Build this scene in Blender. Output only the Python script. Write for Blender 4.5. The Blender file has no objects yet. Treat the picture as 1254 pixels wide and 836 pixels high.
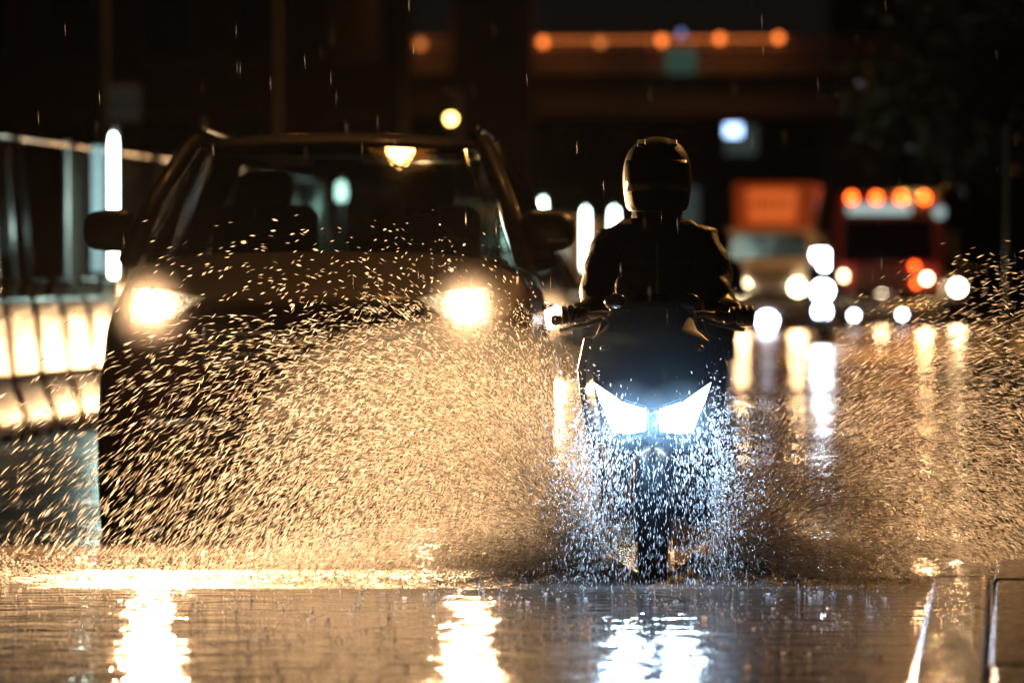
import bpy, bmesh, math, random
import numpy as np
from mathutils import Vector, Matrix
random.seed(7)
rng = np.random.default_rng(11)
S = bpy.context.scene
COL = S.collection
PI = math.pi
R = math.radians

# ------------------------------------------------------------------ camera
CAM_H = 1.126
FPX = 6967.0            # 200 mm on a 36 mm sensor, in pixels of the 1254 px wide photograph
cd = bpy.data.cameras.new('camera')
cam = bpy.data.objects.new('camera', cd)
COL.objects.link(cam)
cam.location = (0, 0, CAM_H)
cam.rotation_euler = (R(90) - math.atan(80 / FPX), 0, 0)
cd.lens = 200
cd.sensor_width = 36
cd.clip_end = 2000
cd.dof.use_dof = True
cd.dof.focus_distance = 20.8
cd.dof.aperture_fstop = 2.9
S.camera = cam

def P(px, py, d):
    """world point seen at pixel (px, py) of the photograph at distance d"""
    return Vector(((px - 627) / FPX * d, d, CAM_H + (338 - py) / FPX * d))

# ------------------------------------------------------------------ night sky and exposure
W = bpy.data.worlds.new('World')
S.world = W
W.use_nodes = True
bg = W.node_tree.nodes['Background']
bg.inputs[0].default_value = (0.0042, 0.0036, 0.0034, 1)
bg.inputs[1].default_value = 0.95
S.view_settings.view_transform = 'Standard'
S.view_settings.look = 'None'
S.view_settings.exposure = 0
S.view_settings.gamma = 1
S.cycles.use_denoising = True
S.cycles.max_bounces = 7
S.cycles.diffuse_bounces = 4
S.cycles.glossy_bounces = 3
S.cycles.transmission_bounces = 4
S.cycles.transparent_max_bounces = 24
S.cycles.volume_bounces = 0
S.cycles.sample_clamp_indirect = 6
S.cycles.blur_glossy = 0.5

WARM = (1.0, 0.575, 0.265)
SODIUM = (1.0, 0.45, 0.12)
COOL = (0.42, 0.68, 1.0)

# ------------------------------------------------------------------ materials
def mat(name, col, rough=0.5, metal=0.0, emit=None, es=0.0, noise=0.0, nscale=8.0, bump=0.0, bscale=30.0, coat=0.0, spec=0.5, rvar=0.0, alpha=None, trans=0.0):
    m = bpy.data.materials.new(name)
    m.use_nodes = True
    nt = m.node_tree
    b = nt.nodes['Principled BSDF']
    b.inputs['Base Color'].default_value = (*col, 1)
    b.inputs['Roughness'].default_value = rough
    b.inputs['Metallic'].default_value = metal
    b.inputs['Coat Weight'].default_value = coat
    b.inputs['Coat Roughness'].default_value = 0.10
    b.inputs['Specular IOR Level'].default_value = spec
    b.inputs['Transmission Weight'].default_value = trans
    if emit:
        b.inputs['Emission Color'].default_value = (*emit, 1)
        b.inputs['Emission Strength'].default_value = es
    if noise or bump or rvar:
        tc = nt.nodes.new('ShaderNodeTexCoord')
    if noise or rvar:
        n = nt.nodes.new('ShaderNodeTexNoise')
        n.inputs['Scale'].default_value = nscale
        n.inputs['Detail'].default_value = 6
        nt.links.new(tc.outputs['Object'], n.inputs['Vector'])
    if noise:
        mx = nt.nodes.new('ShaderNodeMix'); mx.data_type = 'RGBA'
        mx.inputs['A'].default_value = (*[c * (1 - noise) for c in col], 1)
        mx.inputs['B'].default_value = (*[min(1, c * (1 + noise)) for c in col], 1)
        nt.links.new(n.outputs['Fac'], mx.inputs['Factor'])
        nt.links.new(mx.outputs['Result'], b.inputs['Base Color'])
    if rvar:
        mr = nt.nodes.new('ShaderNodeMapRange')
        mr.inputs['From Min'].default_value = 0.35
        mr.inputs['From Max'].default_value = 0.65
        mr.inputs['To Min'].default_value = max(0.02, rough - rvar)
        mr.inputs['To Max'].default_value = rough + rvar
        nt.links.new(n.outputs['Fac'], mr.inputs['Value'])
        nt.links.new(mr.outputs['Result'], b.inputs['Roughness'])
    if bump:
        n2 = nt.nodes.new('ShaderNodeTexNoise')
        n2.inputs['Scale'].default_value = bscale
        n2.inputs['Detail'].default_value = 4
        nt.links.new(tc.outputs['Object'], n2.inputs['Vector'])
        bp = nt.nodes.new('ShaderNodeBump')
        bp.inputs['Strength'].default_value = bump
        bp.inputs['Distance'].default_value = 0.02
        nt.links.new(n2.outputs['Fac'], bp.inputs['Height'])
        nt.links.new(bp.outputs['Normal'], b.inputs['Normal'])
    return m

def glow(name, col, s):
    m = bpy.data.materials.new(name)
    m.use_nodes = True
    nt = m.node_tree
    nt.nodes.clear()
    o = nt.nodes.new('ShaderNodeOutputMaterial')
    e = nt.nodes.new('ShaderNodeEmission')
    e.inputs[0].default_value = (*col, 1)
    e.inputs[1].default_value = s
    nt.links.new(e.outputs[0], o.inputs[0])
    return m

def glass(name, tint=0.35, rough=0.02):
    """car glass: see-through and tinted, glossy by Fresnel"""
    m = bpy.data.materials.new(name)
    m.use_nodes = True
    nt = m.node_tree
    nt.nodes.clear()
    o = nt.nodes.new('ShaderNodeOutputMaterial')
    t = nt.nodes.new('ShaderNodeBsdfTransparent')
    t.inputs[0].default_value = (tint * 0.9, tint, tint * 0.98, 1)
    g = nt.nodes.new('ShaderNodeBsdfGlossy')
    g.inputs['Roughness'].default_value = rough
    lw = nt.nodes.new('ShaderNodeLayerWeight'); lw.inputs[0].default_value = 0.5
    f5 = nt.nodes.new('ShaderNodeMath'); f5.operation = 'POWER'; f5.inputs[1].default_value = 5
    nt.links.new(lw.outputs['Facing'], f5.inputs[0])
    f = nt.nodes.new('ShaderNodeMath'); f.operation = 'MULTIPLY_ADD'; f.inputs[1].default_value = 0.94; f.inputs[2].default_value = 0.05
    nt.links.new(f5.outputs[0], f.inputs[0])
    tc = nt.nodes.new('ShaderNodeTexCoord')
    n = nt.nodes.new('ShaderNodeTexVoronoi')
    n.inputs['Scale'].default_value = 45
    bp = nt.nodes.new('ShaderNodeBump')
    bp.inputs['Strength'].default_value = 0.03
    bp.inputs['Distance'].default_value = 0.004
    nt.links.new(tc.outputs['Object'], n.inputs['Vector'])
    nt.links.new(n.outputs['Distance'], bp.inputs['Height'])
    nt.links.new(bp.outputs['Normal'], g.inputs['Normal'])
    mx = nt.nodes.new('ShaderNodeMixShader')
    nt.links.new(f.outputs[0], mx.inputs[0])
    nt.links.new(t.outputs[0], mx.inputs[1])
    nt.links.new(g.outputs[0], mx.inputs[2])
    nt.links.new(mx.outputs[0], o.inputs[0])
    return m

def water_drop(name, col=(0.95, 0.95, 0.95), gl=0.12, lo=0.22):
    """small drops: light passes through them and a little glints off"""
    m = bpy.data.materials.new(name)
    m.use_nodes = True
    nt = m.node_tree
    nt.nodes.clear()
    o = nt.nodes.new('ShaderNodeOutputMaterial')
    t = nt.nodes.new('ShaderNodeBsdfTranslucent')
    t.inputs[0].default_value = (*col, 1)
    ge = nt.nodes.new('ShaderNodeNewGeometry')
    pw = nt.nodes.new('ShaderNodeMath'); pw.operation = 'POWER'; pw.inputs[1].default_value = 1.6
    nt.links.new(ge.outputs['Random Per Island'], pw.inputs[0])
    mc_ = nt.nodes.new('ShaderNodeMix'); mc_.data_type = 'RGBA'
    mc_.inputs['A'].default_value = (*[c * lo for c in col], 1); mc_.inputs['B'].default_value = (1, 1, 1, 1)
    nt.links.new(pw.outputs[0], mc_.inputs['Factor']); nt.links.new(mc_.outputs['Result'], t.inputs[0])
    d = nt.nodes.new('ShaderNodeBsdfDiffuse')
    d.inputs[0].default_value = (*[c * 0.5 for c in col], 1)
    g = nt.nodes.new('ShaderNodeBsdfGlossy')
    g.inputs['Roughness'].default_value = 0.25
    m1 = nt.nodes.new('ShaderNodeMixShader'); m1.inputs[0].default_value = 0.25
    m2 = nt.nodes.new('ShaderNodeMixShader'); m2.inputs[0].default_value = gl
    nt.links.new(t.outputs[0], m1.inputs[1]); nt.links.new(d.outputs[0], m1.inputs[2])
    nt.links.new(m1.outputs[0], m2.inputs[1]); nt.links.new(g.outputs[0], m2.inputs[2])
    tp = nt.nodes.new('ShaderNodeBsdfTransparent'); m3 = nt.nodes.new('ShaderNodeMixShader'); m3.inputs[0].default_value = 0.30
    nt.links.new(m2.outputs[0], m3.inputs[1]); nt.links.new(tp.outputs[0], m3.inputs[2])
    nt.links.new(m3.outputs[0], o.inputs[0])
    return m

def translucent_plastic(name, col, tr=0.5, rough=0.25):
    m = bpy.data.materials.new(name)
    m.use_nodes = True
    nt = m.node_tree
    b = nt.nodes['Principled BSDF']
    b.inputs['Base Color'].default_value = (*col, 1)
    b.inputs['Roughness'].default_value = rough
    b.inputs['Coat Weight'].default_value = 0.6
    b.inputs['Coat Roughness'].default_value = 0.12
    o = nt.nodes['Material Output']
    t = nt.nodes.new('ShaderNodeBsdfTranslucent')
    t.inputs[0].default_value = (*col, 1)
    mx = nt.nodes.new('ShaderNodeMixShader')
    mx.inputs[0].default_value = tr
    nt.links.new(b.outputs[0], mx.inputs[1]); nt.links.new(t.outputs[0], mx.inputs[2])
    nt.links.new(mx.outputs[0], o.inputs[0])
    tc = nt.nodes.new('ShaderNodeTexCoord')
    n = nt.nodes.new('ShaderNodeTexNoise'); n.inputs['Scale'].default_value = 9; n.inputs['Detail'].default_value = 5
    bp = nt.nodes.new('ShaderNodeBump'); bp.inputs['Strength'].default_value = 0.35; bp.inputs['Distance'].default_value = 0.03
    nt.links.new(tc.outputs['Object'], n.inputs['Vector']); nt.links.new(n.outputs['Fac'], bp.inputs['Height'])
    nt.links.new(bp.outputs['Normal'], b.inputs['Normal'])
    cr = nt.nodes.new('ShaderNodeMix'); cr.data_type = 'RGBA'
    cr.inputs['A'].default_value = (*[c * 0.55 for c in col], 1)
    cr.inputs['B'].default_value = (*col, 1)
    nt.links.new(n.outputs['Fac'], cr.inputs['Factor'])
    nt.links.new(cr.outputs['Result'], b.inputs['Base Color'])
    return m

M = {}
M['paint'] = mat('wet_dark_paint', (0.026, 0.010, 0.008), 0.55, 0.0, coat=0.08, spec=0.2, bump=0.12, bscale=120)
M['black_plastic'] = mat('black_plastic', (0.012, 0.012, 0.013), 0.42, bump=0.08, bscale=90)
M['rubber'] = mat('tyre_rubber', (0.016, 0.016, 0.016), 0.6, noise=0.3)
M['rim'] = mat('alloy_rim', (0.35, 0.35, 0.37), 0.3, 0.9)
M['chrome'] = mat('chrome', (0.6, 0.6, 0.62), 0.14, 1.0)
M['car_glass'] = glass('car_glass', 0.72)
M['dark_glass'] = glass('dark_glass', 0.16)
M['rear_glass'] = glass('rear_glass', 0.30)
M['seat_cloth'] = mat('seat_cloth', (0.02, 0.018, 0.016), 0.85, noise=0.3)
M['head_lens'] = mat('lit_headlamp_reflector', (0.07, 0.06, 0.045), 0.25, 0.3, emit=(1.0, 0.66, 0.30), es=0.13, noise=0.9, nscale=45, bump=0.8, bscale=60)
M['head_bulb'] = glow('headlamp_bulb', (1.0, 0.84, 0.58), 90)
M['plate'] = mat('licence_plate', (0.22, 0.22, 0.21), 0.4, noise=0.1)
M['scooter_paint'] = mat('scooter_paint', (0.008, 0.013, 0.020), 0.35, 0.1, coat=0.3, bump=0.06, bscale=150)
M['scooter_black'] = mat('scooter_black', (0.010, 0.011, 0.013), 0.38, bump=0.05, bscale=120)
M['led'] = glow('scooter_led', (0.74, 0.88, 1.0), 40)
M['led_strip'] = glow('scooter_led_strip', (0.70, 0.86, 1.0), 18)
M['jacket'] = mat('wet_black_jacket', (0.006, 0.007, 0.009), 0.5, noise=0.4, nscale=14, bump=0.35, bscale=22, rvar=0.12, spec=0.1)
M['trousers'] = mat('wet_dark_trousers', (0.010, 0.013, 0.018), 0.5, noise=0.4, bump=0.3, bscale=26)
M['skin'] = mat('skin', (0.33, 0.19, 0.13), 0.5)
M['glove'] = mat('black_glove', (0.010, 0.010, 0.011), 0.5, bump=0.2, bscale=70)
M['helmet'] = mat('wet_black_helmet', (0.004, 0.004, 0.005), 0.5, coat=0.0, bump=0.18, bscale=160, spec=0.06)
M['visor'] = mat('smoked_visor', (0.004, 0.004, 0.005), 0.25, coat=0.0, spec=0.12)
M['steel'] = mat('galvanised_steel', (0.22, 0.22, 0.22), 0.38, 0.8, noise=0.3)
M['dark_steel'] = mat('dark_painted_steel', (0.09, 0.085, 0.08), 0.4, 0.2, noise=0.3)
M['hoarding'] = translucent_plastic('wet_hoarding_sheet', (0.33, 0.30, 0.27), 0.35, 0.35)
M['barrier_white'] = translucent_plastic('white_barrier_plastic', (0.80, 0.76, 0.68), 0.45, 0.22)
M['barrier_orange'] = translucent_plastic('orange_barrier_plastic', (0.62, 0.17, 0.05), 0.35, 0.25)
M['tube_white'] = glow('tube_lamp', (0.74, 1.0, 0.88), 16.0)
M['tube_blue'] = mat('pale_blue_board', (0.35, 0.5, 0.55), 0.4, emit=(0.45, 0.72, 0.80), es=0.33, noise=0.4, nscale=5)
M['concrete'] = mat('dark_concrete', (0.40, 0.35, 0.31), 0.75, noise=0.35, nscale=1.2, bump=0.2, bscale=6)
M['facade'] = mat('dark_facade', (0.06, 0.055, 0.05), 0.8, noise=0.4, nscale=0.7)
M['facade_glass'] = mat('unlit_window', (0.01, 0.012, 0.014), 0.15)
M['dim_window'] = mat('dim_window', (0.02, 0.02, 0.02), 0.3, emit=(0.30, 0.42, 0.40), es=0.10, noise=0.6, nscale=0.8)
M['amber_lamp'] = glow('amber_lamp', (1.0, 0.22, 0.04), 3.2)
M['amber_strong'] = glow('amber_strong', (1.0, 0.10, 0.012), 13)
M['yellow_lamp'] = glow('yellow_lamp', (1.0, 0.66, 0.16), 20)
M['blue_lamp'] = glow('blue_lamp', (0.40, 0.60, 1.0), 5)
M['white_far'] = glow('far_white_lamp', (0.80, 0.88, 1.0), 36)
M['warm_far'] = glow('far_warm_lamp', (1.0, 0.78, 0.46), 22)
M['sodium_lamp'] = glow('sodium_lamp', (1.0, 0.34, 0.06), 130)
M['sodium_dim'] = glow('sodium_lamp_dimmer', (1.0, 0.28, 0.035), 3.4)
M['orange_truck'] = mat('orange_truck_paint', (0.60, 0.14, 0.03), 0.4, noise=0.3, nscale=2)
M['orange_sign'] = mat('orange_board', (0.75, 0.17, 0.03), 0.4, emit=(1.0, 0.20, 0.04), es=0.40, noise=0.4, nscale=3)
M['sign_dark'] = mat('sign_dark_marks', (0.2, 0.03, 0.01), 0.5, emit=(1.0, 0.12, 0.02), es=0.16)
M['white_truck'] = mat('dirty_white_truck_paint', (0.5, 0.46, 0.42), 0.35, noise=0.3, nscale=2)
M['red_truck'] = mat('dark_red_truck_paint', (0.25, 0.025, 0.02), 0.3, noise=0.3, nscale=2, coat=0.6)
M['light_bar'] = glow('lit_visor_board', (0.62, 0.85, 0.80), 0.75)
M['leaf'] = mat('dark_leaf', (0.035, 0.05, 0.018), 0.5, noise=0.4)
M['bark'] = mat('bark', (0.06, 0.045, 0.035), 0.8, noise=0.4, bump=0.5)
M['kerb'] = mat('wet_kerb_stone', (0.034, 0.026, 0.021), 0.15, noise=0.6, nscale=22, bump=0.5, bscale=26, rvar=0.1, coat=0.0)
M['pavement'] = mat('wet_paving', (0.034, 0.026, 0.021), 0.22, noise=0.55, nscale=16, bump=0.4, bscale=30, rvar=0.12, coat=0.0)
M['line'] = mat('worn_white_paint', (0.62, 0.62, 0.60), 0.25, noise=0.3, nscale=4)
M['drop'] = water_drop('spray_drop')
M['fine_drop'] = water_drop('fine_spray_drop', (0.92, 0.92, 0.92), 0.06, 0.5)

# ------------------------------------------------------------------ mesh helpers
class MB:
    def __init__(s):
        s.v = []; s.f = []
    def add(s, vs, fs):
        n = len(s.v)
        s.v += [tuple(v) for v in vs]
        s.f += [tuple(i + n for i in f) for f in fs]
        return s
    def box(s, c, size, rz=0, rx=0, ry=0):
        m = Matrix.Translation(c) @ Matrix.Rotation(rz, 4, 'Z') @ Matrix.Rotation(ry, 4, 'Y') @ Matrix.Rotation(rx, 4, 'X')
        hx, hy, hz = [q / 2 for q in size]
        vs = [m @ Vector((x, y, z)) for x in (-hx, hx) for y in (-hy, hy) for z in (-hz, hz)]
        return s.add(vs, [(0, 1, 3, 2), (4, 6, 7, 5), (0, 4, 5, 1), (2, 3, 7, 6), (0, 2, 6, 4), (1, 5, 7, 3)])
    def prism(s, poly, y0, y1, dy=None):
        """polygon in x,z extruded along y; dy(x,z) bends it back"""
        n = len(poly)
        dy = dy or (lambda x, z: 0)
        vs = [(x, y0 + dy(x, z), z) for x, z in poly] + [(x, y1 + dy(x, z), z) for x, z in poly]
        fs = [tuple(range(n)), tuple(range(2 * n - 1, n - 1, -1))]
        fs += [(i, i + n, (i + 1) % n + n, (i + 1) % n) for i in range(n)]
        return s.add(vs, fs)
    def loft(s, rings, caps=True):
        n = len(rings[0]); base = []
        vs = [p for r in rings for p in r]
        fs = []
        for k in range(len(rings) - 1):
            a = k * n; b = a + n
            fs += [(a + i, a + (i + 1) % n, b + (i + 1) % n, b + i) for i in range(n)]
        if caps:
            fs += [tuple(range(n - 1, -1, -1)), tuple(range((len(rings) - 1) * n, len(rings) * n))]
        return s.add(vs, fs)
    def tube(s, pts, r, n=10, caps=True):
        pts = [Vector(p) for p in pts]
        rs = r if isinstance(r, (list, tuple)) else [r] * len(pts)
        rings = []
        up = None
        for i, p in enumerate(pts):
            t = (pts[min(i + 1, len(pts) - 1)] - pts[max(i - 1, 0)]).normalized()
            if up is None:
                up = Vector((0, 0, 1)) if abs(t.z) < 0.9 else Vector((0, 1, 0))
            x = t.cross(up).normalized(); up = x.cross(t).normalized()
            rings.append([p + x * math.cos(a) * rs[i] + up * math.sin(a) * rs[i] for a in [2 * PI * k / n for k in range(n)]])
        return s.loft(rings, caps)
    def ball(s, c, r, nu=16, nv=10, m=None):
        c = Vector(c)
        rr = r if isinstance(r, (tuple, list)) else (r, r, r)
        rings = []
        for j in range(nv + 1):
            th = -PI / 2 + PI * min(max(j, 0.02), nv - 0.02) / nv
            rings.append([Vector((rr[0] * math.cos(th) * math.cos(a), rr[1] * math.cos(th) * math.sin(a), rr[2] * math.sin(th))) for a in [2 * PI * k / nu for k in range(nu)]])
        rings = [[c + ((m @ p) if m else p) for p in rg] for rg in rings]
        return s.loft(rings)
    def lathe_x(s, prof, c, n=32):
        """closed profile of (x, radius) turned about the x axis"""
        c = Vector(c)
        rings = [[c + Vector((x, r * math.cos(a), r * math.sin(a))) for x, r in prof] for a in [2 * PI * k / n for k in range(n)]]
        rings.append(rings[0])
        return s.loft(rings, False)
    def disc(s, c, r, ax=(0, -1, 0), n=20, depth=0.01):
        c = Vector(c); a = Vector(ax).normalized()
        return s.tube([c, c + a * depth], r, n)
    def build(s, name, m, parent=None, smooth=False, bevel=0, sub=0, seg=2):
        me = bpy.data.meshes.new(name)
        me.from_pydata(s.v, [], s.f)
        bm = bmesh.new(); bm.from_mesh(me)
        bmesh.ops.recalc_face_normals(bm, faces=bm.faces)
        bm.to_mesh(me); bm.free()
        me.materials.append(m)
        if smooth:
            me.polygons.foreach_set('use_smooth', [True] * len(me.polygons))
        o = bpy.data.objects.new(name, me)
        COL.objects.link(o)
        if parent: o.parent = parent
        if bevel:
            b = o.modifiers.new('bevel', 'BEVEL'); b.width = bevel; b.segments = seg; b.limit_method = 'ANGLE'; b.angle_limit = R(35)
            me.polygons.foreach_set('use_smooth', [True] * len(me.polygons))
            wn = o.modifiers.new('normals', 'WEIGHTED_NORMAL'); wn.keep_sharp = False
        if sub:
            b = o.modifiers.new('smooth', 'SUBSURF'); b.levels = sub; b.render_levels = sub
        return o

def tag(o, label=None, cat=None, group=None, kind=None):
    if label: o['label'] = label
    if cat: o['category'] = cat
    if group: o['group'] = group
    if kind: o['kind'] = kind
    return o

def empty(name, loc, rz=0, label=None, cat=None, group=None):
    o = bpy.data.objects.new(name, None)
    COL.objects.link(o)
    o.location = loc; o.rotation_euler = (0, 0, rz)
    o.empty_display_size = 0.2
    return tag(o, label, cat, group)

def children(o):
    return [c for c in COL.objects if c.parent == o]

def copy_tree(o, parent=None, skip=()):
    c = o.copy(); COL.objects.link(c); c.parent = parent
    for ch in children(o):
        if ch.type != 'LIGHT' and ch.name.split('.')[0] not in skip:
            copy_tree(ch, c, skip)
    return c

def lamp(kind, name, loc, power, col, parent=None, radius=0.05, target=None, angle=90, blend=0.6):
    l = bpy.data.lights.new(name, kind)
    l.energy = power; l.color = col
    if kind in ('SPOT', 'POINT'): l.shadow_soft_size = radius
    o = bpy.data.objects.new(name, l)
    COL.objects.link(o); o.location = loc
    if parent: o.parent = parent
    if kind == 'SPOT':
        l.spot_size = R(angle); l.spot_blend = blend
    if target is not None:
        o.rotation_euler = (Vector(target) - Vector(loc)).to_track_quat('-Z', 'Y').to_euler()
    return o

def edge_left(d):  return -3.15 + 0.083 * (d - 45)      # hoarding side of the carriageway
def edge_right(d): return 1.95 + 0.079 * (d - 26)       # kerb side
YAW = -0.083

# ------------------------------------------------------------------ the ground, the wet road, the kerb
def wet_material(name, base, ripple, rough_lo, rough_hi, puddle_scale, fine=0.5):
    m = bpy.data.materials.new(name); m.use_nodes = True
    nt = m.node_tree; b = nt.nodes['Principled BSDF']; L = nt.links.new
    tc = nt.nodes.new('ShaderNodeTexCoord')
    def nz(scale, detail, sx=1, sy=1, dist=0.0):
        mp = nt.nodes.new('ShaderNodeMapping'); mp.inputs['Scale'].default_value = (sx, sy, 1)
        L(tc.outputs['Object'], mp.inputs['Vector'])
        n = nt.nodes.new('ShaderNodeTexNoise'); n.inputs['Scale'].default_value = scale; n.inputs['Detail'].default_value = detail
        n.inputs['Distortion'].default_value = dist
        L(mp.outputs[0], n.inputs['Vector']); return n
    grain = nz(160, 3); patch = nz(puddle_scale, 4)
    mx = nt.nodes.new('ShaderNodeMix'); mx.data_type = 'RGBA'
    mx.inputs['A'].default_value = (*[c * 0.6 for c in base], 1); mx.inputs['B'].default_value = (*[c * 1.5 for c in base], 1)
    L(grain.outputs['Fac'], mx.inputs['Factor']); L(mx.outputs['Result'], b.inputs['Base Color'])
    mr = nt.nodes.new('ShaderNodeMapRange'); mr.inputs['From Min'].default_value = 0.4; mr.inputs['From Max'].default_value = 0.62
    mr.inputs['To Min'].default_value = rough_lo; mr.inputs['To Max'].default_value = rough_hi
    L(patch.outputs['Fac'], mr.inputs['Value']); L(mr.outputs['Result'], b.inputs['Roughness'])
    w1 = nz(2.4, 2, 1.0, 1.6, 0.6); w2 = nz(9, 3, 1.0, 1.5, 0.4); w3 = nz(34, 2)
    a1 = nt.nodes.new('ShaderNodeMath'); a1.operation = 'MULTIPLY_ADD'; a1.inputs[1].default_value = 0.30
    L(w2.outputs['Fac'], a1.inputs[0]); L(w1.outputs['Fac'], a1.inputs[2])
    a2 = nt.nodes.new('ShaderNodeMath'); a2.operation = 'MULTIPLY_ADD'; a2.inputs[1].default_value = 0.055 * fine * 2
    L(w3.outputs['Fac'], a2.inputs[0]); L(a1.outputs[0], a2.inputs[2])
    hgt = a2
    if name == 'flooded_road_water':
        for sc_, am in ((5.5, 0.012), (9.0, 0.009)):
            vo = nt.nodes.new('ShaderNodeTexVoronoi'); vo.inputs['Scale'].default_value = sc_
            L(tc.outputs['Object'], vo.inputs['Vector'])
            si = nt.nodes.new('ShaderNodeMath'); si.operation = 'MULTIPLY'; si.inputs[1].default_value = 48
            L(vo.outputs['Distance'], si.inputs[0])
            sn = nt.nodes.new('ShaderNodeMath'); sn.operation = 'SINE'; L(si.outputs[0], sn.inputs[0])
            fo = nt.nodes.new('ShaderNodeMapRange'); fo.inputs['From Min'].default_value = 0.05; fo.inputs['From Max'].default_value = 0.42
            fo.inputs['To Min'].default_value = am; fo.inputs['To Max'].default_value = 0.0
            L(vo.outputs['Distance'], fo.inputs['Value'])
            ml = nt.nodes.new('ShaderNodeMath'); ml.operation = 'MULTIPLY_ADD'
            L(sn.outputs[0], ml.inputs[0]); L(fo.outputs[0], ml.inputs[1]); L(hgt.outputs[0], ml.inputs[2]); hgt = ml
    bp = nt.nodes.new('ShaderNodeBump'); bp.inputs['Strength'].default_value = 1.0; bp.inputs['Distance'].default_value = ripple
    L(hgt.outputs[0], bp.inputs['Height']); L(bp.outputs['Normal'], b.inputs['Normal'])
    b.inputs['IOR'].default_value = 1.40
    return m

ROAD = wet_material('wet_asphalt', (0.040, 0.036, 0.033), 0.023, 0.13, 0.32, 0.5, 0.7)
WATER = wet_material('flooded_road_water', (0.045, 0.034, 0.024), 0.021, 0.03, 0.07, 0.8, 0.2)
GROUND = mat('dark_ground', (0.03, 0.028, 0.025), 0.6, noise=0.4)

def sheet(name, pts, z, m, label, kind='structure'):
    b = MB(); b.add([(x, y, z) for x, y in pts], [tuple(range(len(pts)))])
    o = b.build(name, m); tag(o, label, kind=kind); return o

sheet('ground', [(-150, -20), (150, -20), (150, 640), (-150, 640)], -0.012, GROUND, 'dark ground stretching away on both sides of the road')
sheet('road', [(edge_left(0) - 2.2, 0), (edge_right(0) + 0.9, 0), (edge_right(300) + 1.0, 300), (edge_left(300) - 1.2, 300)], 0.0, ROAD, 'wet asphalt road shining under the headlights')
# standing water across the carriageway, its far rim is ragged
far = []
x = edge_left(22) - 2.4
while x < 3.3:
    far.append((x, 22.9 + 0.5 * math.sin(x * 2.1) + 0.25 * math.sin(x * 5.3 + 1))); x += 0.12
sheet('water', [(edge_left(6) - 1.8, 6), (1.6, 6), (3.3, 20.0)] + far[::-1], 0.004, WATER, 'sheet of standing rain water flooding the road')
b = MB()
seg = [(26.5 + i * 1.5) for i in range(60)]
for a, c in zip(seg[:-1], seg[1:]):
    b.add([(edge_right(a) - 0.07, a, 0.008), (edge_right(a) + 0.08, a, 0.008), (edge_right(c) + 0.08, c, 0.008), (edge_right(c) - 0.07, c, 0.008)], [(0, 1, 2, 3)])
tag(b.build('road_marking', M['line']), 'worn white edge line along the right side of the road', kind='structure')

# kerb: a row of bull-nosed stones running towards the camera, rounded at its far corner
kx = lambda d: 1.44 + 0.0867 * (d - 19.3)
kz = 0.15
kn = 0
d0 = 8.0
while d0 < 19.2:
    d1 = min(d0 + 1.75, 19.25)
    b = MB()
    x0, x1 = kx(d0 + 0.006), kx(d1 - 0.006)
    w = 0.185
    if d1 > 19.2:      # the corner stone
        top = [(x0, d0 + 0.006), (x0 + w, d0 + 0.006), (x1 + w, d1 + 0.25), (x1 + 0.09, d1 + 0.12), (x1 + 0.02, d1 - 0.05), (x1 - 0.015, d1 - 0.3)]
    else:
        top = [(x0, d0 + 0.006), (x0 + w, d0 + 0.006), (x1 + w, d1 - 0.006), (x1, d1 - 0.006)]
    n = len(top)
    b.add([(x, y, -0.02) for x, y in top] + [(x, y, kz) for x, y in top], [tuple(range(n)), tuple(range(n, 2 * n))] + [(i, (i + 1) % n, (i + 1) % n + n, i + n) for i in range(n)])
    o = b.build('kerb_stone', M['kerb'], bevel=0.028, seg=4)
    tag(o, None, None, kind='structure')
    o['label'] = 'wet granite kerb stone along the right edge of the road'
    d0 = d1
# paving slabs behind the kerb
for j in range(4):
    d0 = 6.3 + (1.7 if j % 2 else 0)
    xo = 0.20 + j * 0.46
    while d0 < 18.6:
        d1 = min(d0 + 4.0, 19.6 + 0.2 * j)
        if 19.6 + 0.2 * j - d1 < 0.5: d1 = 19.6 + 0.2 * j
        b = MB()
        q = [(kx(d0) + xo, d0 + 0.06), (kx(d0) + xo + 0.44, d0 + 0.06), (kx(d1) + xo + 0.44, d1 - 0.06 + 0.18), (kx(d1) + xo, d1 - 0.06)]
        if d1 < 19.0: q[2] = (q[2][0], d1 - 0.06)
        b.add([(x, y, -0.02) for x, y in q] + [(x, y, kz + 0.002) for x, y in q], [(0, 1, 2, 3), (4, 5, 6, 7)] + [(i, (i + 1) % 4, (i + 1) % 4 + 4, i + 4) for i in range(4)])
        tag(b.build('pavement_slab', M['pavement'], bevel=0.016, seg=3), 'wet paving slab behind the kerb', kind='structure')
        d0 = d1

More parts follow.
